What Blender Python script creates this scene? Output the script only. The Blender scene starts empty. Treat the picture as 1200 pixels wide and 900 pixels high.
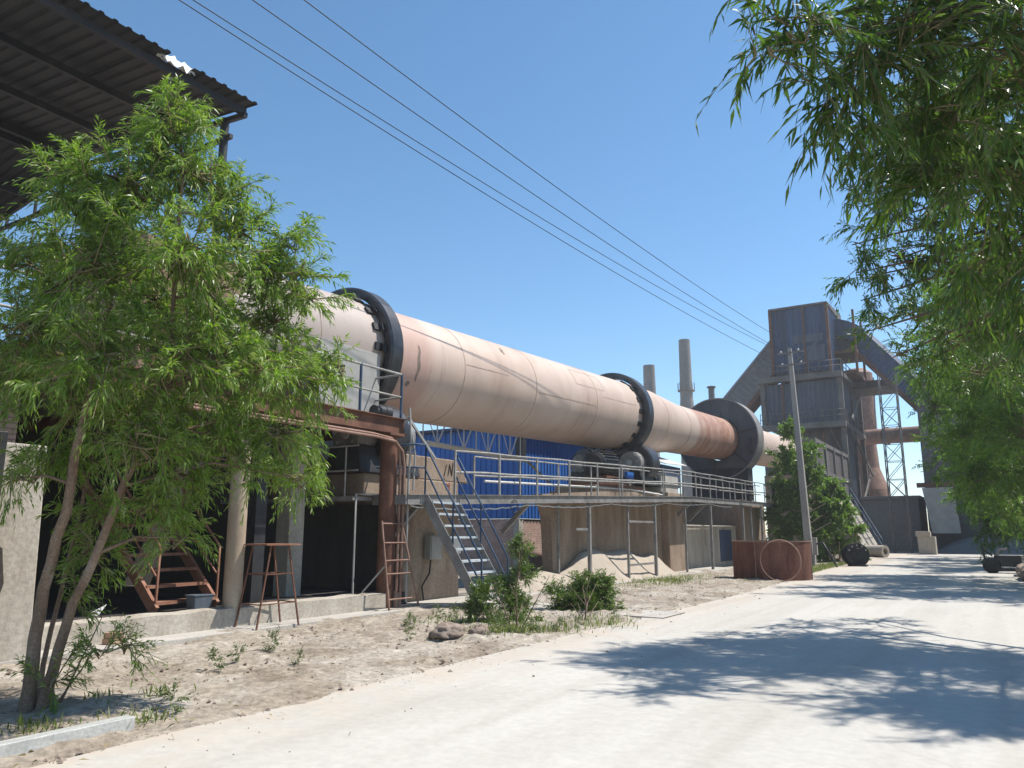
import bpy, math, random
import numpy as np
from mathutils import Vector, noise
R = math.radians
rnd = random.Random(7)
scene = bpy.context.scene
COL = scene.collection

# ------------------------------------------------------------------ mesh builder
class MB:
    def __init__(s):
        s.v = []; s.f = []; s.s = []
    def add(s, vs, fs, smooth=False):
        o = len(s.v)
        s.v += [tuple(p) for p in vs]
        s.f += [tuple(i + o for i in f) for f in fs]
        s.s += [smooth] * len(fs)
        return s
    def box(s, x0, x1, y0, y1, z0, z1):
        vs = [(x, y, z) for z in (z0, z1) for x, y in ((x0, y0), (x1, y0), (x1, y1), (x0, y1))]
        return s.add(vs, [(3, 2, 1, 0), (4, 5, 6, 7), (0, 1, 5, 4), (1, 2, 6, 5), (2, 3, 7, 6), (3, 0, 4, 7)])
    def hexa(s, b, t):
        return s.add(list(b) + list(t), [(3, 2, 1, 0), (4, 5, 6, 7), (0, 1, 5, 4), (1, 2, 6, 5), (2, 3, 7, 6), (3, 0, 4, 7)])
    def bar(s, p, q, w, h=None, up=(0, 0, 1)):
        h = h or w
        p = Vector(p); q = Vector(q); d = (q - p).normalized(); up = Vector(up)
        if abs(d.dot(up)) > .98: up = Vector((0, 1, 0))
        a = d.cross(up).normalized(); b = a.cross(d)
        c = [(-1, -1), (1, -1), (1, 1), (-1, 1)]
        vs = [e + a * (i * w / 2) + b * (j * h / 2) for e in (p, q) for i, j in c]
        return s.add(vs, [(0, 1, 2, 3), (7, 6, 5, 4), (4, 5, 1, 0), (5, 6, 2, 1), (6, 7, 3, 2), (7, 4, 0, 3)])
    def tube(s, pts, r, seg=8, caps=True):
        pts = [Vector(p) for p in pts]; n = len(pts)
        rs = r if isinstance(r, (list, tuple)) else [r] * n
        vs = []; prev = None
        for i, p in enumerate(pts):
            d = (pts[min(i + 1, n - 1)] - pts[max(i - 1, 0)])
            d = d.normalized() if d.length > 1e-9 else Vector((0, 0, 1))
            a = prev if prev is not None else (Vector((0, 0, 1)) if abs(d.z) < .9 else Vector((1, 0, 0)))
            a = (a - d * a.dot(d)).normalized(); prev = a
            b = d.cross(a)
            for k in range(seg):
                t = 2 * math.pi * k / seg
                vs.append(p + (a * math.cos(t) + b * math.sin(t)) * rs[i])
        fs = [(i * seg + k, i * seg + (k + 1) % seg, (i + 1) * seg + (k + 1) % seg, (i + 1) * seg + k)
              for i in range(n - 1) for k in range(seg)]
        s.add(vs, fs, True)
        if caps:
            s.add(vs[:seg], [tuple(reversed(range(seg)))]); s.add(vs[-seg:], [tuple(range(seg))])
        return s
    def lathe(s, o, d, prof, seg=48, close=False):
        """surface of revolution about the line o + t d; prof = [(t, r)]"""
        o = Vector(o); d = Vector(d).normalized()
        a = (Vector((0, 0, 1)) if abs(d.z) < .9 else Vector((1, 0, 0))); a = (a - d * a.dot(d)).normalized(); b = d.cross(a)
        if close: prof = list(prof) + [prof[0]]
        for (t0, r0), (t1, r1) in zip(prof[:-1], prof[1:]):      # separate strips keep the corners crisp
            vs = []
            for t, r in ((t0, r0), (t1, r1)):
                for k in range(seg):
                    th = 2 * math.pi * k / seg
                    vs.append(o + d * t + (a * math.cos(th) + b * math.sin(th)) * r)
            s.add(vs, [(k, (k + 1) % seg, seg + (k + 1) % seg, seg + k) for k in range(seg)], True)
        return s
    def corr(s, o, u, v, n, W, H, pitch=.2, depth=.03, duty=.5):
        """corrugated sheet: ribs run along v, profile steps along u, thickness a few mm along n"""
        o, u, v, n = map(Vector, (o, u, v, n))
        k = max(1, int(round(W / pitch))); pitch = W / k
        prof = []
        for i in range(k):
            x = i * pitch
            prof += [(x, 0), (x + pitch * (1 - duty) * .8, 0), (x + pitch * (1 - duty), depth), (x + pitch * .9, depth)]
        prof.append((W, 0))
        vs = []
        for off in (0, .006):
            for x, z in prof:
                for y in (0, H):
                    vs.append(o + u * x + v * y + n * (z - off))
        m = len(prof); fs = []
        for i in range(m - 1):
            fs.append((2 * i, 2 * i + 2, 2 * i + 3, 2 * i + 1))
            j = 2 * m
            fs.append((j + 2 * i + 1, j + 2 * i + 3, j + 2 * i + 2, j + 2 * i))
        return s.add(vs, fs)
    def build(s, name, mat, parent=None, bevel=0, loc=None):
        me = bpy.data.meshes.new(name)
        off = Vector((0, 0, 0)); q = parent
        while q is not None:
            off = off + Vector(q.location); q = q.parent
        if parent is None and loc is not None: off = Vector(loc)
        me.from_pydata([tuple(Vector(p) - off) for p in s.v], [], s.f)
        me.polygons.foreach_set('use_smooth', s.s)
        me.materials.append(mat); me.update()
        o = bpy.data.objects.new(name, me); COL.objects.link(o)
        if parent is not None: o.parent = parent
        elif loc is not None: o.location = loc
        if bevel:
            b = o.modifiers.new('Bevel', 'BEVEL'); b.width = bevel; b.segments = 2; b.limit_method = 'ANGLE'
        return o

def tag(o, label=None, cat=None, group=None, kind=None):
    if label: o['label'] = label
    if cat: o['category'] = cat
    if group: o['group'] = group
    if kind: o['kind'] = kind
    return o
def thing(name, loc, label, cat, group=None):
    o = bpy.data.objects.new(name, None); COL.objects.link(o); o.location = loc; o.empty_display_size = .2
    return tag(o, label, cat, group)
def copy_tree(o, parent=None):
    c = o.copy(); COL.objects.link(c)
    if parent is not None: c.parent = parent
    for ch in list(o.children): copy_tree(ch, c)
    return c

# ------------------------------------------------------------------ materials
def ramp(nt, fac, stops):
    r = nt.nodes.new('ShaderNodeValToRGB')
    while len(r.color_ramp.elements) < len(stops): r.color_ramp.elements.new(.5)
    for e, (p, c) in zip(r.color_ramp.elements, stops):
        e.position = p; e.color = (*c, 1) if len(c) == 3 else c
    nt.links.new(fac, r.inputs[0]); return r.outputs[0]
def newmat(name):
    m = bpy.data.materials.new(name); m.use_nodes = True
    nt = m.node_tree; b = nt.nodes['Principled BSDF']; return m, nt, b
def position(nt, scale=(1, 1, 1)):
    g = nt.nodes.new('ShaderNodeNewGeometry'); mp = nt.nodes.new('ShaderNodeMapping')
    mp.inputs['Scale'].default_value = scale; nt.links.new(g.outputs['Position'], mp.inputs[0]); return mp.outputs[0]
def noisetex(nt, vec, scale, detail=6, rough=.6, dist=0):
    n = nt.nodes.new('ShaderNodeTexNoise'); n.inputs['Scale'].default_value = scale
    n.inputs['Detail'].default_value = detail; n.inputs['Roughness'].default_value = rough; n.inputs['Distortion'].default_value = dist
    nt.links.new(vec, n.inputs['Vector']); return n.outputs['Fac']
def mixc(nt, fac, a, b, mode='MIX'):
    m = nt.nodes.new('ShaderNodeMix'); m.data_type = 'RGBA'; m.blend_type = mode
    for sock, x in ((m.inputs[0], fac), (m.inputs[6], a), (m.inputs[7], b)):
        if isinstance(x, (int, float)): sock.default_value = x
        elif isinstance(x, tuple): sock.default_value = (*x, 1)
        else: nt.links.new(x, sock)
    return m.outputs[2]
def bump(nt, b, h, strength=.3, dist=.02):
    n = nt.nodes.new('ShaderNodeBump'); n.inputs['Strength'].default_value = strength; n.inputs['Distance'].default_value = dist
    nt.links.new(h, n.inputs['Height']); nt.links.new(n.outputs[0], b.inputs['Normal'])
def mat(name, stops, scale=1.5, stretch=(1, 1, 1), rough=.8, metal=0, bmp=.2, bscale=25, detail=.25, spec=.3):
    """large mottling (ramp over noise) times fine grain, with bump"""
    m, nt, b = newmat(name)
    v = position(nt, stretch)
    big = noisetex(nt, v, scale, 7, .62, .4)
    c = ramp(nt, big, stops)
    fine = noisetex(nt, position(nt), bscale, 5, .7)
    g = ramp(nt, fine, [(.3, (1 - detail,) * 3), (.7, (1 + detail * .4,) * 3)])
    nt.links.new(mixc(nt, 1.0, c, g, 'MULTIPLY'), b.inputs['Base Color'])
    b.inputs['Roughness'].default_value = rough; b.inputs['Metallic'].default_value = metal
    b.inputs['Specular IOR Level'].default_value = spec
    if bmp: bump(nt, b, fine, bmp)
    return m
def leafmat(name, cols, trans=.35, rough=.42):
    m, nt, b = newmat(name)
    g = nt.nodes.new('ShaderNodeNewGeometry')
    n = len(cols)
    c = ramp(nt, g.outputs['Random Per Island'], [(i / (n - 1), k) for i, k in enumerate(cols)])
    nt.links.new(c, b.inputs['Base Color']); b.inputs['Roughness'].default_value = rough
    b.inputs['Specular IOR Level'].default_value = .45
    t = nt.nodes.new('ShaderNodeBsdfTranslucent')
    tc = mixc(nt, 1.0, c, (1.5, 1.75, .55), 'MULTIPLY'); nt.links.new(tc, t.inputs[0])
    mx = nt.nodes.new('ShaderNodeMixShader'); mx.inputs[0].default_value = trans
    nt.links.new(b.outputs[0], mx.inputs[1]); nt.links.new(t.outputs[0], mx.inputs[2])
    nt.links.new(mx.outputs[0], nt.nodes['Material Output'].inputs[0]); return m

M = {}
M['dirt'] = mat('dirt', [(.28, (.18, .14, .105)), (.43, (.31, .26, .205)), (.58, (.41, .36, .30)), (.75, (.50, .455, .395))], .9, bscale=11, bmp=1.0, detail=.55, rough=.95)
M['sand'] = mat('sand', [(.3, (.34, .285, .23)), (.7, (.43, .375, .315))], .9, bscale=30, bmp=.25, detail=.12, rough=.95)
M['conc'] = mat('weathered_concrete', [(.25, (.24, .20, .16)), (.42, (.38, .335, .28)), (.62, (.47, .43, .37)), (.8, (.55, .51, .45))], 1.1, (1.6, 1.6, .35), bscale=18, bmp=.3, detail=.3, rough=.92)
M['pier'] = mat('stained_pier_concrete', [(.22, (.13, .088, .06)), (.42, (.25, .18, .13)), (.6, (.335, .26, .195)), (.85, (.44, .365, .295))], 1.0, (1.3, 1.3, .42), bscale=16, bmp=.3, detail=.3, rough=.92)
M['conc_pale'] = mat('pale_concrete', [(.3, (.36, .335, .30)), (.55, (.45, .42, .38)), (.8, (.52, .49, .45))], 1.4, bscale=22, bmp=.3, detail=.25, rough=.9)
M['interior'] = mat('dark_bay_concrete', [(.3, (.035, .033, .031)), (.7, (.085, .078, .072))], 1.0, (1.5, 1.5, .4), rough=.95)  # near black concrete for the bay floor and walls
M['rust'] = mat('rusted_steel', [(.25, (.08, .04, .028)), (.5, (.16, .075, .05)), (.75, (.24, .12, .08))], 2.2, bscale=35, bmp=.2, detail=.35, rough=.8)
M['rust_orange'] = mat('orange_rust', [(.25, (.13, .06, .04)), (.5, (.27, .125, .08)), (.75, (.37, .21, .145))], 3, bscale=35, bmp=.15, detail=.3, rough=.75)
M['rust_pale'] = mat('pale_rusted_steel', [(.25, (.17, .095, .07)), (.5, (.28, .165, .125)), (.75, (.36, .24, .19))], 2.5, bscale=35, bmp=.15, detail=.3, rough=.75)
M['steel'] = mat('grey_painted_steel', [(.3, (.14, .135, .13)), (.5, (.22, .21, .20)), (.75, (.30, .285, .27))], 3, bscale=40, bmp=.1, detail=.25, rough=.6)
M['steel_dark'] = mat('dark_greasy_steel', [(.3, (.018, .019, .022)), (.6, (.04, .04, .043)), (.8, (.075, .068, .06))], 2.2, bscale=30, bmp=.12, detail=.3, rough=.5)
M['seam'] = mat('weld_seam', [(.3, (.33, .24, .19)), (.6, (.47, .36, .295))], 1.6, bscale=20, bmp=.1, detail=.3, rough=.7)
M['smear'] = mat('soot_smear', [(.3, (.13, .10, .085)), (.6, (.27, .21, .17))], 4, bmp=0, detail=.3, rough=.8)
M['tower_steel'] = mat('dusty_tower_steel', [(.3, (.10, .092, .086)), (.7, (.19, .175, .165))], .8, bscale=6, bmp=0, detail=.3, rough=.8)
M['slate_sheet'] = mat('slate_blue_sheet', [(.25, (.075, .065, .06)), (.45, (.08, .095, .13)), (.65, (.12, .14, .185)), (.82, (.20, .20, .21))], .6, (2.2, 2.2, .16), bscale=8, bmp=0, detail=.4, rough=.6)
M['rust_ring'] = mat('streaked_rust_plate', [(.25, (.07, .032, .024)), (.45, (.155, .065, .045)), (.6, (.21, .095, .065)), (.8, (.33, .18, .13))], 1.6, (1.8, 1.8, .35), bscale=22, bmp=.3, detail=.4, rough=.85)
M['guard'] = mat('gear_guard_sheet', [(.3, (.05, .052, .058)), (.55, (.085, .087, .095)), (.8, (.13, .125, .12))], .9, (1, 1, .5), bscale=20, bmp=.08, detail=.25, rough=.55)
M['tyre'] = mat('worn_bare_steel', [(.3, (.045, .047, .053)), (.7, (.09, .092, .10))], 3, (1, 1, 1), bscale=30, bmp=.05, detail=.2, rough=.38, metal=.55)
M['pale_steel'] = mat('dusty_pale_steel', [(.3, (.28, .272, .255)), (.7, (.40, .388, .365))], 2, bscale=30, bmp=.06, detail=.15, rough=.7)
M['white_pipe'] = mat('white_painted_pipe', [(.3, (.50, .49, .47)), (.7, (.68, .67, .65))], 3, bscale=40, bmp=.05, detail=.2, rough=.55)
M['rail'] = mat('weathered_rail_paint', [(.3, (.20, .19, .175)), (.55, (.33, .32, .30)), (.75, (.44, .43, .41))], 4, bscale=40, bmp=.05, detail=.3, rough=.6)
M['blue_rail'] = mat('blue_rail_paint', [(.3, (.03, .05, .09)), (.55, (.05, .085, .15)), (.8, (.12, .16, .21))], 4, bscale=40, bmp=.05, detail=.3, rough=.55)
M['tread'] = mat('dusty_treads', [(.3, (.33, .37, .40)), (.7, (.50, .54, .57))], 4, bscale=30, bmp=.05, detail=.2, rough=.7)
M['blue'] = mat('blue_sheet', [(.3, (.02, .10, .36)), (.7, (.035, .155, .48))], .9, (1, 1, .3), bscale=25, bmp=0, detail=.15, rough=.5)
M['blue_dull'] = mat('dull_blue_sheet', [(.25, (.06, .05, .05)), (.42, (.035, .06, .12)), (.62, (.06, .10, .19)), (.8, (.16, .17, .21))], .55, (2.2, 2.2, .16), bscale=8, bmp=0, detail=.4, rough=.6)
M['brown_sheet'] = mat('rust_streaked_sheet', [(.3, (.065, .055, .055)), (.5, (.11, .095, .095)), (.7, (.17, .145, .14))], .5, (2.2, 2.2, .16), bscale=8, bmp=0, detail=.35, rough=.7)
M['gallery'] = mat('grey_gallery_sheet', [(.3, (.13, .125, .135)), (.7, (.21, .20, .205))], .6, bscale=6, bmp=0, detail=.25, rough=.6)
M['roofsheet'] = mat('grey_roof_sheet', [(.3, (.028, .028, .029)), (.7, (.05, .049, .049))], .6, (.4, 2, 1), bscale=25, bmp=0, detail=.2, rough=.6)
M['roofwhite'] = mat('torn_sheet_flashing', [(.3, (.55, .55, .54)), (.7, (.7, .7, .69))], 2, bmp=0, detail=.15, rough=.5)
M['tan_col'] = mat('tan_painted_steel', [(.3, (.30, .23, .16)), (.6, (.42, .34, .26)), (.8, (.48, .41, .33))], 2.0, (1, 1, .5), bscale=30, bmp=.1, detail=.2, rough=.7)
M['chim'] = mat('chimney_steel', [(.3, (.17, .165, .16)), (.7, (.27, .255, .24))], .35, (1, 1, .5), bscale=4, bmp=0, detail=.25, rough=.8)
M['pole'] = mat('pole_concrete', [(.3, (.27, .25, .23)), (.7, (.38, .36, .335))], 1.5, (1, 1, .3), bscale=20, bmp=.1, detail=.2, rough=.9)
M['bark_pale'] = mat('young_bark', [(.3, (.16, .10, .065)), (.55, (.27, .19, .135)), (.8, (.40, .33, .27))], 4, (1, 1, .35), bscale=45, bmp=.5, detail=.45, rough=.9)
M['bark_dark'] = mat('dark_brown_bark', [(.3, (.05, .042, .03)), (.7, (.10, .08, .055))], 5, bmp=.3, rough=.95)  # darker brown bark colour
M['bark'] = mat('bark', [(.3, (.10, .065, .045)), (.6, (.19, .135, .10)), (.8, (.30, .24, .20))], 5, (1, 1, .4), bscale=40, bmp=.5, detail=.4, rough=.95)
M['twig'] = mat('twig_bark', [(.3, (.16, .14, .07)), (.7, (.28, .23, .13))], 8, bmp=0, rough=.9)
M['wire'] = mat('cable_black', [(.3, (.012, .012, .014)), (.7, (.025, .025, .028))], 5, bmp=0, rough=.6)
M['rubber'] = mat('black_rubber', [(.3, (.012, .013, .012)), (.7, (.035, .036, .034))], 5, bmp=.1, rough=.7)
M['alu'] = mat('aluminium_beam', [(.3, (.42, .42, .40)), (.55, (.54, .54, .51)), (.7, (.62, .61, .57))], 5, (3, .6, 3), bscale=40, bmp=.1, detail=.25, rough=.5, metal=.2)
M['rock'] = mat('brown_rock', [(.3, (.20, .15, .12)), (.7, (.36, .29, .24))], 4, bscale=14, bmp=.8, detail=.4, rough=.95)
M['dark_bldg'] = mat('dust_grey_wall', [(.3, (.08, .08, .083)), (.7, (.135, .13, .128))], .4, (1, 1, .4), bscale=4, bmp=0, detail=.3, rough=.9)
M['ins'] = mat('porcelain', [(.3, (.55, .52, .5)), (.7, (.7, .68, .66))], 8, bmp=0, rough=.3)
M['red_paint'] = mat('red_marking', [(.3, (.40, .06, .05)), (.7, (.5, .1, .08))], 8, bmp=0, rough=.8)
M['black_paint'] = mat('black_marking', [(.3, (.03, .025, .022)), (.7, (.07, .055, .05))], 8, bmp=0, rough=.9)
M['bucket'] = mat('blue_grey_plastic', [(.3, (.07, .09, .115)), (.7, (.12, .145, .175))], 6, bmp=.05, rough=.6)
M['scrap'] = mat('white_scrap', [(.3, (.7, .7, .69)), (.7, (.8, .8, .79))], 6, bmp=0, rough=.6)
M['brickbit'] = mat('loose_brick', [(.3, (.40, .24, .17)), (.7, (.52, .36, .27))], 6, bmp=.2, rough=.9)

def brickmat(name, c1, c2, mortar, scale=1.0):
    m, nt, b = newmat(name)
    g = nt.nodes.new('ShaderNodeNewGeometry'); sp = nt.nodes.new('ShaderNodeSeparateXYZ'); nt.links.new(g.outputs['Position'], sp.inputs[0])
    ad = nt.nodes.new('ShaderNodeMath'); ad.operation = 'ADD'; nt.links.new(sp.outputs[0], ad.inputs[0]); nt.links.new(sp.outputs[1], ad.inputs[1])
    cb = nt.nodes.new('ShaderNodeCombineXYZ'); nt.links.new(ad.outputs[0], cb.inputs[0]); nt.links.new(sp.outputs[2], cb.inputs[1])
    t = nt.nodes.new('ShaderNodeTexBrick'); nt.links.new(cb.outputs[0], t.inputs['Vector'])
    t.inputs['Color1'].default_value = (*c1, 1); t.inputs['Color2'].default_value = (*c2, 1); t.inputs['Mortar'].default_value = (*mortar, 1)
    t.inputs['Scale'].default_value = scale; t.inputs['Brick Width'].default_value = .25; t.inputs['Row Height'].default_value = .075; t.inputs['Mortar Size'].default_value = .009
    n = noisetex(nt, position(nt), 2.2, 6)
    gr = ramp(nt, n, [(.3, (.7, .7, .7)), (.7, (1.15, 1.15, 1.15))])
    nt.links.new(mixc(nt, 1.0, t.outputs['Color'], gr, 'MULTIPLY'), b.inputs['Base Color'])
    b.inputs['Roughness'].default_value = .9
    inv = nt.nodes.new('ShaderNodeMath'); inv.operation = 'SUBTRACT'; inv.inputs[0].default_value = 1; nt.links.new(t.outputs['Fac'], inv.inputs[1])
    bump(nt, b, inv.outputs[0], .6, .01)
    return m
M['brick'] = brickmat('red_brick', (.36, .21, .17), (.44, .28, .23), (.46, .40, .36))
M['brick_old'] = brickmat('old_brick', (.28, .19, .16), (.36, .26, .22), (.16, .12, .10))

# concrete road: mottled, dusty edges, tyre polish, faint joints and cracks
def roadmat():
    m, nt, b = newmat('pale_concrete_road')
    p = position(nt)
    c = ramp(nt, noisetex(nt, position(nt, (1, .35, 1)), .55, 8, .6, .5), [(.28, (.43, .405, .363)), (.5, (.475, .452, .412)), (.72, (.51, .487, .446))])
    f = noisetex(nt, p, 9, 8, .75)
    c = mixc(nt, 1.0, c, ramp(nt, f, [(.3, (.86, .86, .86)), (.7, (1.06, 1.06, 1.06))]), 'MULTIPLY')
    tr = noisetex(nt, position(nt, (2.2, .06, 1)), .8, 4, .5)
    c = mixc(nt, 1.0, c, ramp(nt, tr, [(.35, (.90, .89, .88)), (.55, (1, 1, 1))]), 'MULTIPLY')
    st = noisetex(nt, position(nt, (1, .6, 1)), .33, 6, .7, 1.2)
    c = mixc(nt, 1.0, c, ramp(nt, st, [(.62, (1, 1, 1)), (.74, (.84, .82, .79))]), 'MULTIPLY')
    # sandy dust swept against the left edge, broken by noise
    sp = nt.nodes.new('ShaderNodeSeparateXYZ'); nt.links.new(p, sp.inputs[0])
    mr = nt.nodes.new('ShaderNodeMapRange'); mr.inputs[1].default_value = -4.6; mr.inputs[2].default_value = -6.2
    nt.links.new(sp.outputs[0], mr.inputs[0])
    mu = nt.nodes.new('ShaderNodeMath'); mu.operation = 'MULTIPLY'; nt.links.new(mr.outputs[0], mu.inputs[0])
    nt.links.new(ramp(nt, noisetex(nt, p, 1.4, 7, .7), [(.38, (0, 0, 0)), (.6, (1, 1, 1))]), mu.inputs[1])
    c = mixc(nt, mu.outputs[0], c, (.47, .39, .315))
    vo = nt.nodes.new('ShaderNodeTexVoronoi'); vo.feature = 'DISTANCE_TO_EDGE'; vo.inputs['Scale'].default_value = .13
    dv = nt.nodes.new('ShaderNodeVectorMath'); dv.operation = 'ADD'
    nn = nt.nodes.new('ShaderNodeTexNoise'); nn.inputs['Scale'].default_value = .9; nn.inputs['Detail'].default_value = 6
    nt.links.new(p, nn.inputs['Vector']); nt.links.new(p, dv.inputs[0]); nt.links.new(nn.outputs['Color'], dv.inputs[1]); nt.links.new(dv.outputs[0], vo.inputs['Vector'])
    ck = ramp(nt, vo.outputs[0], [(.0, (.93, .925, .915)), (.004, (1, 1, 1))])
    c = mixc(nt, 1.0, c, ck, 'MULTIPLY')
    nt.links.new(c, b.inputs['Base Color']); b.inputs['Roughness'].default_value = .9; b.inputs['Specular IOR Level'].default_value = .2
    bump(nt, b, f, .25, .01)
    return m
M['road'] = roadmat()

# kiln shell: dusty pink steel, weld seams, soot smears, bare rust toward the gear
def kilnmat():
    m, nt, b = newmat('dusty_kiln_shell')
    p = position(nt)
    sp = nt.nodes.new('ShaderNodeSeparateXYZ'); nt.links.new(p, sp.inputs[0]); Y = sp.outputs[1]; Z = sp.outputs[2]
    base = ramp(nt, noisetex(nt, position(nt, (1, .5, .5)), .8, 7, .6, .5), [(.3, (.445, .325, .257)), (.5, (.51, .39, .318)), (.75, (.555, .45, .38))])
    # rings run round the shell: noise that varies along the axis only
    ring = noisetex(nt, position(nt, (.10, 1.5, .10)), 1.0, 5, .6, .3)
    base = mixc(nt, 1.0, base, ramp(nt, ring, [(.3, (.90, .885, .875)), (.5, (1, 1, 1)), (.7, (1.03, 1.03, 1.03))]), 'MULTIPLY')
    soot = ramp(nt, noisetex(nt, position(nt, (.5, 2.5, .35)), .8, 7, .65, .6), [(.60, (1, 1, 1)), (.75, (.62, .58, .57))])
    base = mixc(nt, 1.0, base, soot, 'MULTIPLY')
    # rust between the second tyre and the girth gear
    def band(a, bb, soft):
        r1 = nt.nodes.new('ShaderNodeMapRange'); r1.inputs[1].default_value = a - soft; r1.inputs[2].default_value = a + soft; nt.links.new(Y, r1.inputs[0])
        r2 = nt.nodes.new('ShaderNodeMapRange'); r2.inputs[1].default_value = bb + soft; r2.inputs[2].default_value = bb - soft; nt.links.new(Y, r2.inputs[0])
        mm = nt.nodes.new('ShaderNodeMath'); mm.operation = 'MULTIPLY'; nt.links.new(r1.outputs[0], mm.inputs[0]); nt.links.new(r2.outputs[0], mm.inputs[1]); return mm.outputs[0]
    rb = band(36.6, 47, .2)
    rn = ramp(nt, noisetex(nt, position(nt, (.35, 1.4, .35)), .9, 7, .65, .5), [(.3, (.45, .45, .45)), (.55, (1, 1, 1))])
    mm = nt.nodes.new('ShaderNodeMath'); mm.operation = 'MULTIPLY'; nt.links.new(rb, mm.inputs[0]); nt.links.new(rn, mm.inputs[1])
    rustc = ramp(nt, noisetex(nt, p, 2.6, 8, .7), [(.3, (.22, .09, .055)), (.5, (.33, .165, .11)), (.72, (.43, .26, .19))])
    base = mixc(nt, mm.outputs[0], base, rustc)
    chips = ramp(nt, noisetex(nt, position(nt, (1, 1.2, 1)), 1.7, 8, .75, .5), [(.62, (0, 0, 0)), (.64, (1, 1, 1))])
    m2 = nt.nodes.new('ShaderNodeMath'); m2.operation = 'MULTIPLY'; nt.links.new(band(37.5, 43, .6), m2.inputs[0]); nt.links.new(chips, m2.inputs[1])
    base = mixc(nt, m2.outputs[0], base, (.10, .035, .025))
    red = band(13.5, 15.0, .25)
    mr = nt.nodes.new('ShaderNodeMath'); mr.operation = 'MULTIPLY'; mr.inputs[1].default_value = .45; nt.links.new(red, mr.inputs[0])
    base = mixc(nt, mr.outputs[0], base, (.40, .20, .16))
    gy = nt.nodes.new('ShaderNodeMath'); gy.operation = 'MULTIPLY'; gy.inputs[1].default_value = .75; nt.links.new(band(0, 13.2, .1), gy.inputs[0])
    base = mixc(nt, gy.outputs[0], base, (.34, .295, .27))
    nt.links.new(base, b.inputs['Base Color']); b.inputs['Roughness'].default_value = .55; b.inputs['Specular IOR Level'].default_value = .4
    bm = nt.nodes.new('ShaderNodeMath'); bm.operation = 'ADD'; nt.links.new(noisetex(nt, p, 14, 6, .7), bm.inputs[0])
    b2 = nt.nodes.new('ShaderNodeMath'); b2.operation = 'MULTIPLY'; b2.inputs[1].default_value = 4; nt.links.new(noisetex(nt, p, 1.1, 3, .5), b2.inputs[0]); nt.links.new(b2.outputs[0], bm.inputs[1])
    bump(nt, b, bm.outputs[0], .22, .012)
    return m
M['kiln'] = kilnmat()

M['leaf_left'] = leafmat('willow_leaf_young', [(.09, .16, .022), (.14, .235, .032), (.19, .295, .05), (.205, .255, .06), (.28, .32, .17)], .4)
M['leaf_right'] = leafmat('willow_leaf_shade_tone', [(.04, .08, .018), (.065, .12, .022), (.095, .16, .03), (.12, .155, .05)], .38)  # darker leaf colour stands in for foliage seen against the light
M['leaf_back'] = leafmat('willow_leaf_backlit', [(.07, .125, .022), (.11, .19, .03), (.16, .25, .04), (.13, .19, .06)], .5)  # lighter copy of the willow leaf, sunlight put into its colour
M['leaf_mid'] = leafmat('elm_leaf', [(.10, .165, .035), (.145, .225, .05), (.19, .28, .08)], .4)
M['leaf_bush'] = leafmat('bush_leaf', [(.06, .105, .022), (.10, .16, .035), (.14, .20, .06)], .34)
M['leaf_grey'] = leafmat('weed_leaf', [(.08, .11, .05), (.13, .16, .075), (.19, .20, .11)], .3)
M['dry_leaf'] = leafmat('dry_leaf', [(.20, .15, .07), (.30, .23, .12), (.14, .10, .06)], .15, .8)
M['grass'] = leafmat('grass_blade', [(.08, .115, .025), (.13, .17, .05), (.26, .24, .12)], .3)

# ------------------------------------------------------------------ vegetation
def leaf_mesh(name, P, D, L, W, material, parent, seed):
    """P leaf bases, D unit directions, L lengths, W widths -> one mesh of folded leaf blades"""
    g = np.random.default_rng(seed); n = len(P)
    s = np.cross(D, g.normal(size=(n, 3))); s /= np.linalg.norm(s, axis=1)[:, None] + 1e-9
    nn = np.cross(s, D)
    a = P; tip = P + D * L[:, None] - np.array([0, 0, 1.]) * (L * .18)[:, None]
    mid = P + D * (L * .42)[:, None]
    l = mid + s * (W / 2)[:, None] + nn * (W * .2)[:, None]; r = mid - s * (W / 2)[:, None] + nn * (W * .2)[:, None]
    V = np.stack([a, l, tip, r], 1).reshape(-1, 3)
    off = np.array(parent.location)
    me = bpy.data.meshes.new(name)
    me.vertices.add(4 * n); me.vertices.foreach_set('co', (V - off).astype(np.float32).ravel())
    me.loops.add(4 * n); me.loops.foreach_set('vertex_index', np.arange(4 * n, dtype=np.int32))
    me.polygons.add(n); me.polygons.foreach_set('loop_start', np.arange(0, 4 * n, 4, dtype=np.int32))
    me.materials.append(material); me.update(calc_edges=True); me.validate()
    o = bpy.data.objects.new(name, me); COL.objects.link(o); o.parent = parent
    return o

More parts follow.
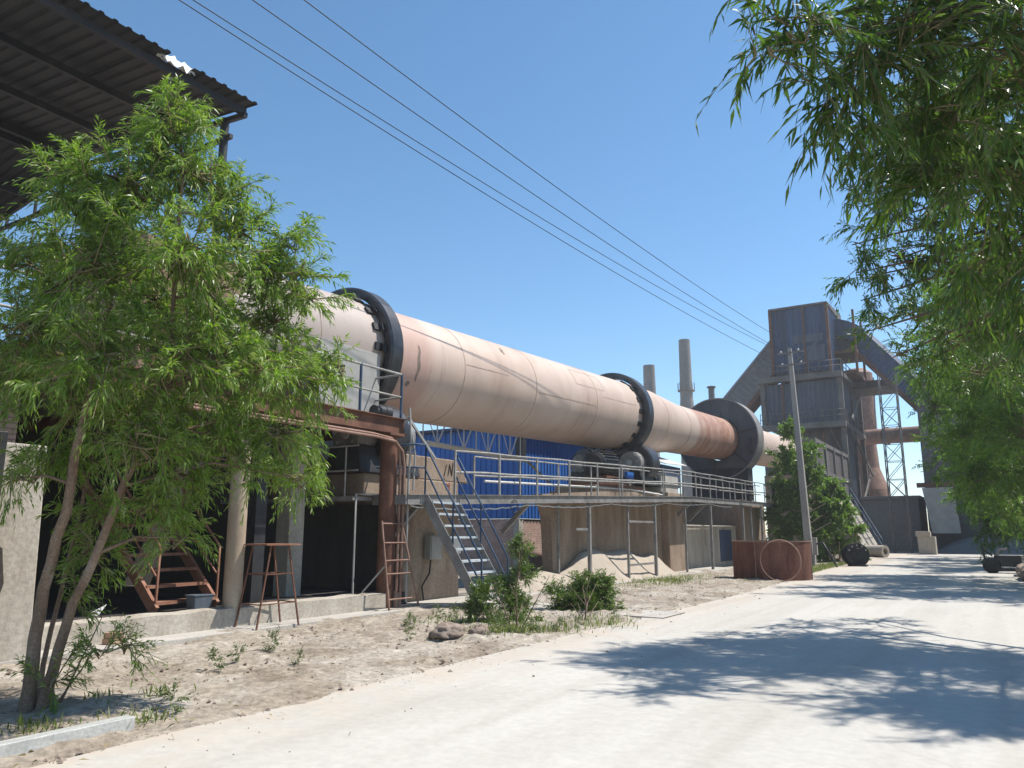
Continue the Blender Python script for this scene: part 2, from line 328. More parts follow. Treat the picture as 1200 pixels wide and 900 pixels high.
def sprigs(lobes, ntw, nl, tl, droop, leaf, seed, up=.35, spread=.45):
    """plumes: each lobe sends out curved boughs, the boughs carry twigs, the twigs carry leaves"""
    g = np.random.default_rng(seed); PP = []; DD = []; LL = []; WW = []; tw = []
    for c, r in lobes:
        c = np.array(c); rr = np.array(r if isinstance(r, (tuple, list)) else (r, r, r)); rm = rr.mean()
        k = max(4, int(ntw * (rr.prod() ** (2 / 3))))
        nb = max(2, min(26, k // 8)); per = max(2, k // nb)
        for b_ in range(nb):
            u = g.normal(size=3); u /= np.linalg.norm(u) + 1e-9; u = u + np.array([0, 0, up * .9]); u /= np.linalg.norm(u)
            start = c - u * rr * .25 + g.normal(size=3) * rm * .22
            L = rm * (.75 + .7 * g.random()); sag = droop * .5 * L
            sp = lambda t: start[None, :] + u[None, :] * (L * t)[:, None] - np.array([0, 0, 1.])[None, :] * (sag * t * t)[:, None]
            tt = np.clip(.1 + .92 * g.random(per) ** .8, 0, 1.02); p0 = sp(tt)
            d = u[None, :] * (.55 + .5 * tt[:, None]) + g.normal(size=(per, 3)) * .42 + np.array([0, 0, up * .35]); d /= np.linalg.norm(d, axis=1)[:, None]
            Lt = tl * (.5 + .7 * g.random(per)) * (1.1 - .45 * tt)
            t = (np.arange(nl) + .6) / nl
            T = np.clip(t[None, :] + g.normal(size=(per, nl)) * .03, 0, 1.05)
            pos = p0[:, None, :] + d[:, None, :] * (Lt[:, None] * T)[..., None] - np.array([0, 0, 1.]) * (droop * Lt[:, None] * T ** 2)[..., None]
            tan = d[:, None, :] - np.array([0, 0, 1.]) * (2 * droop * T)[..., None]; tan /= np.linalg.norm(tan, axis=2)[..., None]
            side = np.cross(tan, g.normal(size=(per, nl, 3))); side /= np.linalg.norm(side, axis=2)[..., None] + 1e-9
            ld = tan * .7 + side * spread * (.4 + 1.1 * g.random((per, nl, 1))) + np.array([0, 0, -.32]) * (.3 + g.random((per, nl, 1))); ld /= np.linalg.norm(ld, axis=2)[..., None]
            ll = leaf[0] * (.45 + .8 * g.random((per, nl))) * (1 - .3 * T); ww = leaf[1] * (.6 + .7 * g.random((per, nl)))
            keep = g.random((per, nl)) > .12
            PP.append(pos[keep]); DD.append(ld[keep]); LL.append(ll[keep]); WW.append(ww[keep])
            tw.append(([tuple(x) for x in sp(np.linspace(0, 1, 5))], c, 2.2))
            for i in range(per):
                tw.append(([tuple(p0[i] + d[i] * Lt[i] * q - np.array([0, 0, droop * Lt[i] * q * q])) for q in (0, .5, .95)], None, 1))
    return np.concatenate(PP), np.concatenate(DD), np.concatenate(LL), np.concatenate(WW), tw

def tree(name, base, stems, lobes, leaf, label, cat='tree', group=None, ntw=60, nl=12, tl=.6, droop=.25, seed=1,
         leafm='leaf_left', barkm='bark', twig_r=.004, up=.35, branch_r=.03, twigs=True):
    root = thing(name, base, label, cat, group)
    g = random.Random(seed)
    tm = MB()
    pts = []
    for sp, r0, r1 in stems:
        n = len(sp)
        # densify with a slight wobble
        fine = []
        for i in range(n - 1):
            for k in range(4):
                t = k / 4; a = Vector(sp[i]); b = Vector(sp[i + 1])
                fine.append(a.lerp(b, t) + Vector((g.uniform(-1, 1), g.uniform(-1, 1), 0)) * (r0 * .25 if (i or k) else 0))
        fine.append(Vector(sp[-1])); m = len(fine)
        rs = [r0 + (r1 - r0) * (i / (m - 1)) for i in range(m)]; rs[0] *= 1.25
        tm.tube(fine, rs, 10); pts += list(zip(fine, rs))
    P, D, L, W, tw = sprigs(lobes, ntw, nl, tl, droop, leaf, seed, up)
    for c, r in lobes:
        c = Vector(c); rr = r if isinstance(r, (int, float)) else sum(r) / 3
        cand = [(p, q) for p, q in pts if p.z < c.z + .1] or pts
        s, q = min(cand, key=lambda e: (e[0] - c).length + .6 * abs(c.z - rr * .5 - e[0].z))
        m1 = s.lerp(c, .5) + Vector((0, 0, .12 * (c - s).length))
        b0 = min(q * .7, branch_r)
        tm.tube([s, s.lerp(m1, .5), m1, m1.lerp(c, .6), c + (c - m1).normalized() * min((c - m1).length * .25, rr * .4)], [b0, b0 * .8, b0 * .6, b0 * .42, b0 * .2], 6)
    tm.build('trunk', M[barkm], root)
    if twigs:
        wm = MB()
        nsm = sum(1 for e in tw if e[1] is None); stp = max(1, nsm // 1800); kk = 0
        for q, c, th in tw:
            if c is None:
                kk += 1
                if kk % stp: continue
                wm.tube([Vector(x) for x in q], [twig_r, twig_r * .8, twig_r * .4], 3, False)
            else:
                wm.tube([Vector(c)] + [Vector(x) for x in q], [twig_r * th] * 2 + [twig_r * th * .8, twig_r * th * .6, twig_r * th * .5, twig_r * th * .35], 4, False)
        wm.build('twigs', M['twig'], root)
    leaf_mesh('crown', P, D, L, W, M[leafm], root, seed + 5)
    return root

# ------------------------------------------------------------------ setting
g_ = MB().box(-400, 400, -120, 700, -.6, -.06)
tag(g_.build('ground', M['dirt']), kind='structure')
def road_edge(Y): return -5.72 - .028 * max(0, Y - 8) - .15 * math.sin(Y * .21)
rd = MB()
rows = [(-8, road_edge(-8), .75)]
Y = -6
while Y < 72:
    rows.append((Y, road_edge(Y), .62 if Y < 46 else .62 + (Y - 46) * .9)); Y += 2
vs = []; fs = []
for i, (y, a, b) in enumerate(rows):
    vs += [(a, y, .02), (b, y, .02)]
    if i: fs.append((2 * i - 2, 2 * i - 1, 2 * i + 1, 2 * i))
rd.add(vs, fs)
tag(rd.build('road', M['road']), kind='structure')
yd = MB().add([(-30, 72, .016), (40, 72, .016), (40, 130, .016), (-30, 130, .016)], [(0, 1, 2, 3)])
yd.add([(-11, 58, .012), (-7.0, 58, .012), (-7.0, 72.5, .012), (-11, 72.5, .012)], [(0, 1, 2, 3)])
tag(yd.build('yard', M['conc_pale']), kind='structure')
# bumpy dirt verge between piers and road
vg = MB(); NX = 70; vs = []; fs = []; ys = [-4 + i * .08 for i in range(300)] + [20 + i * .18 for i in range(80)] + [34.4 + i * .5 for i in range(64)]
for y in ys:
    e = road_edge(y) + .3
    for i in range(NX + 1):
        t = i / NX; x = -10.9 + (e + 10.9) * t
        p = Vector((x, y, 0))
        h = .02 + .06 * noise.fractal(p * .8, 1, 2, 4) + .03 * noise.fractal(p * 3.2, .8, 2, 4)
        edge = min(1, (e - x) / .5); h = h * edge + (-.03) * (1 - edge) + .025 * edge
        far = min(1, max(0, (x + 10.9) / .4)); vs.append((x, y, max(h, -.03)))
for j in range(len(ys) - 1):
    for i in range(NX):
        a = j * (NX + 1) + i; fs.append((a, a + 1, a + NX + 2, a + NX + 1))
vg.add(vs, fs, True); tag(vg.build('dirt_verge', M['dirt']), kind='structure')
ap = MB(); ap.box(-11.5, -10.35, -2, 12.9, -.05, .085); ap.box(-11.5, -10.25, 12.9, 36, -.05, .075)
tag(ap.build('pavement', M['conc_pale'], bevel=.015), kind='structure')
pt = MB().add([(-10.3, 14.3, .075), (-10.3, 15.7, .075), (-5.5, 15.5, .036), (-5.5, 14.3, .036), (-10.3, 14.3, -.02), (-10.3, 15.7, -.02), (-5.5, 15.5, -.02), (-5.5, 14.3, -.02)],
              [(3, 2, 1, 0), (0, 4, 7, 3), (1, 2, 6, 5)])
tag(pt.build('path', M['conc_pale']), kind='structure')
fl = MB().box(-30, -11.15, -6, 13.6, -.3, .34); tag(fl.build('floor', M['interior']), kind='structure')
# right hand bank
bk = MB(); vs = []; fs = []; NXB = 14
for j in range(60):
    y = -6 + j
    for i in range(NXB + 1):
        x = .45 + i * .5; p = Vector((x, y, 0))
        h = .42 * min(1, max(0, (x - .5) / .6)) + .1 * noise.fractal(p * .7, 1, 2, 4) - .04 * (i == 0); vs.append((x + .12 * noise.noise(p * .9), y, h - (.1 if i == 0 else 0)))
for j in range(59):
    for i in range(NXB):
        a = j * (NXB + 1) + i; fs.append((a, a + 1, a + NXB + 2, a + NXB + 1))
bk.add(vs, fs, True); tag(bk.build('bank', M['dirt']), kind='structure')

# ------------------------------------------------------------------ kiln
AX = -13.0
def za(y): return 5.90 + .036 * (y - 15.5)
KD = Vector((0, 1, .036)).normalized()
def kp(y): return Vector((AX, y, za(y)))
def kt(y): return (y - 15.5) / KD.y                     # parameter along axis from kp(15.5)
K0 = kp(15.5)
kiln = thing('rotary_kiln', kp(6), 'long inclined pink dusty rotary kiln tube spanning the concrete piers', 'kiln')
sh = MB()
def rk(y):
    if y < 31.6: return 1.37 + .06 * (y - 15) / 15
    if y < 35.2: return 1.42 + (1.185 - 1.42) * (y - 31.6) / 3.6
    return 1.185
ysn = [9.0, 11.2, 13, 16, 18.4, 21.5, 24.5, 27, 29, 31.6, 33.0, 34.2, 35.2, 38.5, 41, 44, 48, 52, 57, 62.5]
prof = [(kt(9.0), .9)] + [(kt(y), rk(y)) for y in ysn] + [(kt(62.5), .3)]
sh.lathe(K0, KD, prof, 96)
shell = sh.build('shell', M['kiln'], kiln)
for y in (11.2, 16.4, 20.2, 24.5, 31.6, 35.2, 40.5, 52, 57):
    r = rk(y); w = .012
    MB().lathe(K0, KD, [(kt(y) - w, r - .01), (kt(y) - w, r + .007), (kt(y) + w, r + .007), (kt(y) + w, r - .01)], 72).build('weld_seam', M['seam'], shell)
def shell_patch(name, y0, y1, a0, a1, material, wob=0, n=14):
    m = MB(); vs = []; fs = []
    for i in range(n + 1):
        a = R(a0 + (a1 - a0) * i / n); u = Vector((math.cos(a), 0, math.sin(a))); o = wob * math.sin(i * .9) + wob * 1.6 * (i / n) ** 2
        tp = .35 + .65 * math.sin(math.pi * (i + .5) / (n + 1)) if wob else 1
        for yy in ((y0 + y1) / 2 - (y1 - y0) / 2 * tp, (y0 + y1) / 2 + (y1 - y0) / 2 * tp): vs.append(kp(yy + o) + u * (rk(yy) + .006))
        if i: fs.append((2 * i - 2, 2 * i - 1, 2 * i + 1, 2 * i))
    m.add(vs, fs, True); return m.build(name, material, shell)
shell_patch('soot_streak', 14.42, 14.52, -26, 12, M['smear'], -.02)
shell_patch('soot_streak', 14.15, 14.3, -33, -27, M['smear'], .01)
shell_patch('soot_streak', 18.6, 18.75, 34, 46, M['smear'], .03)
for y0, y1, a0, a1 in ((23.0, 25.2, 18, 19), (23.0, 25.2, 44, 45), (23.0, 23.03, 18, 45), (25.17, 25.2, 18, 45), (16.45, 18.6, 4, 5), (20.3, 24.4, -8, -7.2), (25, 28, 8, 8.8)):
    shell_patch('plate_seam', y0, y1, a0, a1, M['seam'])
def tyre(y0, y1, Ro, Ri):
    t = MB(); b = .05
    t.lathe(K0, KD, [(kt(y0), Ri), (kt(y0), Ro - b), (kt(y0) + b, Ro), (kt(y1) - b, Ro), (kt(y1), Ro - b), (kt(y1), Ri)], 96, True)
    o = t.build('tyre', M['tyre'], kiln)
    n = 18
    for k in range(n):
        a = 2 * math.pi * k / n; u = Vector((math.cos(a), 0, math.sin(a))); tg = Vector((-math.sin(a), 0, math.cos(a)))
        for yy in (y0 - .16,):
            c = kp(yy) + u * (rk(yy) + .03)
            MB().bar(c - tg * .09, c + tg * .09, .22, .05, u).build('retaining_pad', M['steel_dark'], o)
        c = kp(y0 - .05) + u * (Ri + .05); MB().bar(c - tg * .13, c + tg * .05, .09, .04, u).build('retaining_pad', M['steel_dark'], o)
tyre(13.1, 13.55, 1.66, 1.44)
tyre(28.55, 29.1, 1.74, 1.50)

gg = thing('gear_guard', kp(43.6), 'big dark round guard ring around the kiln behind the rusty section', 'machine guard')
gm = MB(); gm.lathe(K0, KD, [(kt(43.2), 1.24), (kt(43.2), 2.30), (kt(44.3), 2.30), (kt(44.3), 1.24)], 96, True)
gm.build('guard_ring', M['guard'], gg)
gr = MB(); gr.lathe(K0, KD, [(kt(43.15), 2.26), (kt(43.15), 2.33), (kt(44.35), 2.33), (kt(44.35), 2.26)], 96, True)
gr.build('rim', M['steel'], gg)
gs = MB()
for a in (12, 78, 135, 200, 262, 318):
    u = Vector((math.cos(R(a)), 0, math.sin(R(a)))); gs.bar(kp(43.17) + u * 1.25, kp(43.17) + u * 2.28, .05, .05, KD)
u = Vector((math.cos(R(-15)), 0, math.sin(R(-15)))); c = kp(43.16) + u * 1.95; gs.bar(c + Vector((0, 0, -.45)), c + Vector((0, 0, .45)), .14, .05, KD)
gs.build('flange', M['steel_dark'], gg)
st = MB(); st.tube([kp(43.7) + Vector((-.35, 0, 2.3)), kp(43.7) + Vector((-.35, 0, 3.05))], .18, 14); st.tube([kp(43.7) + Vector((-.35, 0, 3.05)), kp(43.7) + Vector((-.35, 0, 3.12))], .26, 14)
st.build('vent_pipe', M['steel'], gg)
gb = MB(); gb.box(-14.6, -11.4, 43.25, 44.25, 3.4, 5.2); gb.build('base', M['steel_dark'], gg)

# support rollers on the piers
def roller(name, x, y, z, label, group='kiln support rollers'):
    r = thing(name, (x, y, z - .9), label, 'roller', group)
    w = MB(); w.lathe((x, y, z), KD, [(-.42, .0), (-.42, .52), (-.42, .70), (-.36, .76), (.36, .76), (.42, .70), (.42, .0)], 48); w.build('wheel', M['tyre'], r)
    h = MB(); h.lathe((x, y, z), KD, [(-.95, 0), (-.95, .40), (-.90, .46), (-.41, .46), (-.41, 0)], 32); h2 = MB().lathe((x, y, z), KD, [(.41, 0), (.41, .44), (.95, .44), (.95, 0)], 32); h2.build('bearing_housing', M['steel'], r)
    hb = h.build('bearing_housing', M['steel'], r)
    bl = MB(); bl.lathe((x, y, z), KD, [(-1.0, 0), (-1.0, .11), (-.95, .12)], 16)
    for k in range(8):
        a = k * math.pi / 4; c = Vector((x, y, z)) + Vector((math.cos(a) * .33, -.95, math.sin(a) * .33)); bl.tube([c, c + Vector((0, -.05, 0))], .035, 6)
    bl.build('bolts', M['pale_steel'], hb)
    b = MB(); b.hexa([(x - .55, y - 1.0, z - .9), (x + .55, y - 1.0, z - .9), (x + .55, y + 1.0, z - .9), (x - .55, y + 1.0, z - .9)],
                     [(x - .42, y - 1.0, z - .3), (x + .42, y - 1.0, z - .3), (x + .42, y - .5, z - .3), (x - .42, y - .5, z - .3)])
    b.hexa([(x - .55, y + .52, z - .9), (x + .55, y + .52, z - .9), (x + .55, y + 1.02, z - .9), (x - .55, y + 1.02, z - .9)],
           [(x - .42, y + .55, z - .3), (x + .42, y + .55, z - .3), (x + .42, y + 1.0, z - .3), (x - .42, y + 1.0, z - .3)])
    b.build('base', M['steel_dark'], r, .02)
    return r
roller('support_roller', -12.0, 29.1, 4.36, 'road side support roller under the second kiln tyre')
roller('support_roller', -14.15, 29.1, 4.36, 'far side support roller under the second kiln tyre, half hidden by shadow')
roller('support_roller', -12.0, 13.35, 3.8, 'support roller beneath the nearest kiln tyre beside the grey screen')

# drive gear: motor and gearbox lumps
dm = thing('drive_motor', (-12.1, 25.6, 3.3), 'dark round drive motor on the pier left of the roller', 'motor')
b = MB(); b.lathe((-12.0, 25.6, 4.05), (0, 1, .036), [(-.75, 0), (-.75, .34), (-.65, .46), (.55, .46), (.62, .36), (.62, 0)], 28)
for k in range(24):
    a = k * math.pi / 12; c = Vector((-12 + math.cos(a) * .48, 25.0, 4.05 + math.sin(a) * .48)); b.bar(c, c + Vector((0, 1.1, .04)), .02, .07, (math.cos(a), 0, math.sin(a)))
b.build('casing', M['steel_dark'], dm); MB().box(-12.45, -11.55, 25.0, 26.2, 3.28, 3.62).build('base', M['rust'], dm)
gx = thing('gearbox', (-12.2, 27, 3.2), 'dark box gearbox between motor and support roller', 'gearbox')
MB().hexa([(-12.7, 26.45, 3.3), (-11.6, 26.45, 3.3), (-11.6, 27.7, 3.3), (-12.7, 27.7, 3.3)], [(-12.5, 26.6, 4.15), (-11.8, 26.6, 4.15), (-11.8, 27.5, 4.2), (-12.5, 27.5, 4.2)]).build('casing', M['steel_dark'], gx, .04)
MB().box(-12.75, -11.55, 26.4, 27.75, 3.26, 3.36).build('base', M['steel'], gx)
bv = thing('valve_box', (-11.5, 26.9, 3.2), 'small bright blue box behind the handrail by the roller', 'box')
MB().box(-11.62, -11.5, 26.75, 27.35, 3.62, 3.86).build('casing', M['blue'], bv, .01)
MB().box(-11.6, -11.52, 26.95, 27.1, 3.2, 3.62).build('post', M['steel'], bv)
cs = thing('cover_hood', (-12.0, 32.4, 3.6), 'cream slanted sheet metal hood over dark blue drive casing', 'cover')
MB().hexa([(-12.9, 31.1, 4.95), (-11.7, 31.3, 4.5), (-11.7, 34.0, 4.6), (-12.9, 33.2, 5.05)], [(-12.9, 31.1, 4.99), (-11.7, 31.3, 4.54), (-11.7, 34.0, 4.64), (-12.9, 33.2, 5.09)]).build('hood_sheet', M['white_pipe'], cs)
MB().box(-12.85, -11.85, 31.3, 33.6, 3.6, 4.5).build('casing', M['blue_dull'], cs, .03)

# ------------------------------------------------------------------ piers
pw = thing('concrete_pier', (-13.4, 15, 0), 'board marked concrete pier behind the blue stairs, with black and red scrawls', 'pier')
MB().hexa([(-15.3, 13.8, -.2), (-11.45, 13.8, -.2), (-11.45, 16.0, -.2), (-15.3, 16.0, -.2)],
          [(-15.2, 13.85, 2.86), (-11.48, 13.85, 2.86), (-11.48, 15.95, 2.86), (-15.2, 15.95, 2.86)]).build('block', M['pier'], pw, .03)
MB().hexa([(-15.0, 13.9, 2.86), (-11.5, 13.9, 2.86), (-11.5, 16.45, 2.86), (-15.0, 16.45, 2.86)], [(-15.0, 13.9, 3.42), (-11.5, 13.9, 3.42), (-11.5, 15.9, 3.42), (-15.0, 15.9, 3.42)]).build('cap', M['pier'], pw, .03)
MB().box(-15.2, -11.55, 12.55, 13.83, 2.42, 2.9).build('ledge', M['pier'], pw, .03)
m = MB()
for a, b_ in (((15.35, 2.98), (15.45, 3.28)), ((15.52, 3.02), (15.58, 3.3)), ((15.58, 3.3), (15.68, 3.02)), ((15.68, 3.02), (15.72, 3.34)), ((15.4, 2.94), (15.3, 2.9))):
    m.bar((-11.495, a[0], a[1]), (-11.495, b_[0], b_[1]), .012, .03, (1, 0, 0))
m.build('black_scrawl', M['black_paint'], pw)
m = MB(); m.bar((-11.475, 15.42, 2.66), (-11.475, 15.44, 2.8), .012, .03, (1, 0, 0)); m.bar((-11.475, 15.55, 2.6), (-11.475, 15.55, 2.84), .012, .025, (1, 0, 0)); m.bar((-11.475, 15.42, 2.8), (-11.475, 15.55, 2.76), .012, .025, (1, 0, 0))
m.build('red_scrawl', M['red_paint'], pw)

pw = thing('concrete_pier', (-13.4, 26, 0), 'long brown stained pier behind the sand heap, under the walkway', 'pier')
m = MB()                                              # front wall has a flared bracket at its near top
pr = [(20.95, -.2), (20.85, 1.5), (20.78, 2.1), (20.65, 2.35), (20.45, 2.52), (20.3, 2.6), (20.3, 2.76), (24.0, 3.0), (24.0, -.2)]
q0 = [(-11.86, y, z) for y, z in pr]; q1 = [(-11.5, y, z) for y, z in pr]; k = len(pr)
m.add(q0 + q1, [tuple(range(k, 2 * k)), tuple(reversed(range(k)))] + [(i, (i + 1) % k, k + (i + 1) % k, k + i) for i in range(k)])
m.build('wing_wall', M['pier'], pw)
m = MB(); m.box(-13.1, -11.5, 24.0, 27.0, -.2, 3.24); m.box(-15.0, -11.5, 27.0, 30.1, -.2, 3.24)
m.build('wall', M['pier'], pw, .03)
MB().box(-15.0, -11.2, 30.1, 31.9, -.2, 3.25).build('buttress', M['pier'], pw, .03)
MB().box(-12.4, -11.42, 30.0, 32.0, 3.25, 4.0).build('pedestal', M['conc_pale'], pw, .03)
MB().box(-12.6, -11.45, 24.2, 28.4, 3.24, 3.36).build('base_plate', M['rust'], pw, .01)

pw = thing('concrete_pier', (-13.2, 44, 0), 'far concrete pier beneath the round gear guard, beside the rust ring', 'pier')
MB().box(-15.2, -11.5, 42.4, 46.8, -.2, 3.4).build('block', M['pier'], pw, .04)
MB().box(-14.6, -12.0, 46.8, 48.2, -.2, 3.0).build('step', M['pier'], pw, .04)
for y, l in ((60, 'distant concrete pier under the upper kiln, behind the leafy tree'),):
    tag(MB().box(-14.6, -11.6, y, y + 2.5, -.2, 5.9).build('concrete_pier', M['pier'], bevel=.04), l, 'pier')

lw = thing('low_wall', (-12.0, 38, 0), 'low concrete wall with dark opening above, behind the rust ring', 'wall')
MB().box(-12.25, -12.0, 33.2, 42.4, -.1, 1.93).build('wall_panel', M['conc'], lw, .02)
MB().box(-12.3, -11.95, 33.15, 42.4, 1.93, 1.99).build('coping', M['conc_pale'], lw, .01)
dr = MB().box(-11.995, -11.96, 39.4, 41.4, .2, 1.78).build('door', M['blue_dull'], lw, .01)
MB().box(-11.96, -11.94, 40.3, 40.5, .9, .95).build('handle', M['steel_dark'], dr)
bw = MB().box(-15.6, -15.3, 32, 60, -.1, 3.6); tag(bw.build('back_wall', M['interior']), 'dark wall behind the open bay under the kiln', 'wall')

# ------------------------------------------------------------------ sand heap
sd = MB(); NXs, NYs = 20, 90; vs = []; fs = []
for j in range(NYs + 1):
    y = 17.2 + j * 13.0 / NYs
    for i in range(NXs + 1):
        x = -11.9 + i * 1.75 / NXs
        p = Vector((x, y, 0))
        h = 1.0 * math.exp(-((y - 26.0) / 2.5) ** 2 - ((x + 11.5) / .62) ** 2) + .85 * math.exp(-((y - 22.9) / 1.5) ** 2 - ((x + 11.35) / .58) ** 2) \
            + .50 * math.exp(-((y - 19.6) / 1.6) ** 2 - ((x + 11.2) / .6) ** 2) + .5 * math.exp(-((y - 28.9) / 1.0) ** 2 - ((x + 11.5) / .6) ** 2)
        h += .05 * noise.fractal(p * 1.3, 1, 2, 4) + .01 * noise.noise(p * 9)
        ed = min(1, i / NXs * 40, (NXs - i) / 4, j / 5, (NYs - j) / 5); vs.append((x, y, h * (.15 + .85 * ed) * (ed > 0) + .03 * ed - .02))
for j in range(NYs):
    for i in range(NXs):
        a = j * (NXs + 1) + i; fs.append((a, a + 1, a + NXs + 2, a + NXs + 1))
sd.add(vs, fs, True)
tag(sd.build('sand_heap', M['sand']), 'pale heap of sand against the brown pier behind walkway posts', 'sand heap')

# ------------------------------------------------------------------ blue shed with brick base
bs = thing('factory_shed', (-17, 28.0, 0), 'bright blue corrugated shed on a brick base, behind the kiln', 'building')
MB().box(-32, -17.0, 28.0, 42, -.2, 2.2).build('brick_base', M['brick'], bs)
MB().box(-17.25, -16.97, 27.94, 28.3, -.2, 2.2).build('pilaster', M['conc_pale'], bs, .01)
c = MB(); c.corr((-32, 27.95, 2.21), (1, 0, 0), (0, 0, 1), (0, -1, 0), 15.05, 3.9, .28, .035, .35)
c.corr((-16.95, 27.95, 2.21), (0, 1, 0), (0, 0, 1), (1, 0, 0), 13.7, 3.9, .28, .035, .35)
c.build('wall_cladding', M['blue'], bs)
MB().hexa([(-32.2, 27.6, 6.1), (-16.45, 27.6, 6.1), (-16.45, 42.1, 6.1), (-32.2, 42.1, 6.1)], [(-32.2, 27.6, 6.22), (-16.45, 27.6, 6.22), (-16.45, 42.1, 6.22), (-32.2, 42.1, 6.22)]).build('roof', M['blue_dull'], bs)
MB().box(-17.6, -16.9, 27.8, 27.86, 2.12, 2.2).build('flashing', M['pale_steel'], bs)
sp_ = MB(); sp_.bar((-16.6, 27.5, 4.7), (-16.6, 27.5, 6.1), .35, .3)
tag(sp_.build('shed_post', M['steel_dark'], bevel=.01), 'dark stub post hanging under the eave at the blue shed corner', 'post')

# lattice gantry carrying a white pipe
ga = thing('lattice_gantry', (-14.6, 21, 4.2), 'pale lattice gantry with a white pipe in front of blue shed', 'gantry')
def gz(y): return 4.32 - .012 * (y - 19)
MB().tube([(-14.6, 18.6, gz(18.6)), (-14.6, 24.6, gz(24.6))], .085, 12).build('pipe', M['white_pipe'], ga)
ch = MB(); ch.bar((-14.6, 18.6, 5.55), (-14.6, 25, 5.5), .09); ch.bar((-14.6, 24.6, gz(24.6)), (-14.3, 26.0, 3.4), .07)
ch.build('chord', M['rail'], ga)
d = MB()
for k in range(9):
    y = 18.4 + k * .72
    d.bar((-14.6, y, gz(y)), (-14.6, y, 5.5), .03)
    if k < 8: d.bar((-14.6, y, gz(y)), (-14.6, y + .72, 5.5), .035) if k % 2 else d.bar((-14.6, y, 5.5), (-14.6, y + .72, gz(y)), .022)
d.build('lattice_bars', M['white_pipe'], ga)

# ------------------------------------------------------------------ walkway
def dz(y): return 2.40 + .037 * (y - 13) if y < 31 else 3.066 + .012 * (y - 31)
wk = thing('steel_walkway', (-10.95, 29, 0), 'long raised steel walkway with tube handrails along the kiln piers', 'walkway')
XO, XI = -10.5, -11.42
ysw = [12.75, 17, 22, 27, 31, 36, 41, 46]
dk = MB(); fa = MB()
for a, b_ in zip(ysw[:-1], ysw[1:]):
    dk.hexa([(XI, a, dz(a) - .05), (XO - .05, a, dz(a) - .05), (XO - .05, b_, dz(b_) - .05), (XI, b_, dz(b_) - .05)], [(XI, a, dz(a)), (XO - .05, a, dz(a)), (XO - .05, b_, dz(b_)), (XI, b_, dz(b_))])
    for x in (XO,):
        fa.bar((x - .005, a, dz(a) - .09), (x - .005, b_, dz(b_) - .09), .04, .20); fa.bar((x + .02, a, dz(a) + .012), (x + .02, b_, dz(b_) + .012), .07, .014); fa.bar((x + .02, a, dz(a) - .192), (x + .02, b_, dz(b_) - .192), .07, .014)
fa.bar((XO, 12.72, dz(12.7) - .09), (XI, 12.72, dz(12.7) - .09), .04, .2)
dk.build('deck', M['steel'], wk); fa.build('edge_channel', M['steel'], wk)
def railset(x, y0, y1, off, step, name='handrail'):
    top = MB(); n = int((y1 - y0) / step)
    pts = [(x, y0 + i * (y1 - y0) / 24, dz(y0 + i * (y1 - y0) / 24)) for i in range(25)]
    top.tube([(a, b_, c + 1.03 + .012 * math.sin(b_ * 1.7)) for a, b_, c in pts], .024, 6)
    r = top.build(name, M['rail'], wk)
    mid = MB().tube([(a, b_, c + .54 + .01 * math.sin(b_ * 2.1)) for a, b_, c in pts], .028, 6); mid.build('mid_rail', M['rail'], wk)
    for i in range(n + 1):
        y = y0 + i * step
        if y > y1: break
        MB().bar((x, y, dz(y) - .1), (x, y, dz(y) + 1.03), .042).build('baluster', M['rail'], wk)
railset(XO + .0, 14.45, 45.6, 0, 1.9)
railset(XI + .04, 16.5, 45.6, 0, 2.3)
# lower second pipe along the back
MB().tube([(XI - .1, 17.2, dz(17) + .42), (XI - .1, 22, dz(22) + .36), (XI - .1, 27, dz(27) + .30), (XI + .02, 31, dz(31) + .04)], .035, 8).build('service_pipe', M['white_pipe'], wk)
for y in (21.5, 26.9, 33.5, 38.6, 42.2):
    MB().bar((-10.55, y, .0), (-10.55, y, dz(y) - .2), .10, .10).build('post', M['steel'], wk)
for y in (20.7, 24.6, 30.4, 40.4):
    MB().bar((-11.2 if y == 20.7 else -10.62, y, .0), (-11.2 if y == 20.7 else -10.62, y, dz(y) - .2), .075, .075).build('post', M['steel'], wk)
for a, b_, z in ((20.7, 21.5, 1.72), (24.6, 26.9, 2.0), (24.6, 26.9, .55)):
    MB().bar((-10.6, a, z), (-10.57, b_, z), .05, .07).build('tie_bar', M['steel'], wk)
for y in (13.3, 18.0, 31.2, 33.2):
    MB().bar((-11.45, y, dz(y) - .95), (-10.65, y, dz(y) - .2), .10, .12).build('bracket', M['steel'], wk)
cab = MB(); ps = []
for i in range(120):
    y = 12.9 + i * .2; ps.append((XO - .02, y, dz(y) - .22 - .09 * abs(math.sin((y - 12.9) * .62)) - (.02 if i % 3 else 0)))
cab.tube(ps, .018, 5); cab.build('hanging_cable', M['white_pipe'], wk)
cl = MB(); cl.tube([(-10.46, 17.0 + .17 * math.cos(t), dz(17) - .27 + .16 * math.sin(t)) for t in [i * .3 for i in range(22)]], .012, 5)
cl.build('cable_loop', M['wire'], wk)
end = MB(); end.tube([(XO, 12.78, dz(12.8)), (XO, 12.78, dz(12.8) + .0), (XO, 13.38, dz(13.4) + .0)], .01, 5)
end = MB(); end.tube([(XI, 12.8, dz(12.8) + .62), (-10.5, 13.0, dz(13) + .6), (-10.5, 13.35, dz(13.3) + .6)], .022, 6); end.tube([(-11.2, 12.8, dz(12.8) + 1.08), (-10.5, 13.0, dz(13) + 1.1), (-10.5, 13.35, dz(13.3) + 1.1)], .022, 6)
end.build('end_rail', M['blue_rail'], wk)
rg = MB()
rags = [(-10.47, 44.2, 0), (-10.47, 44.9, 0)]
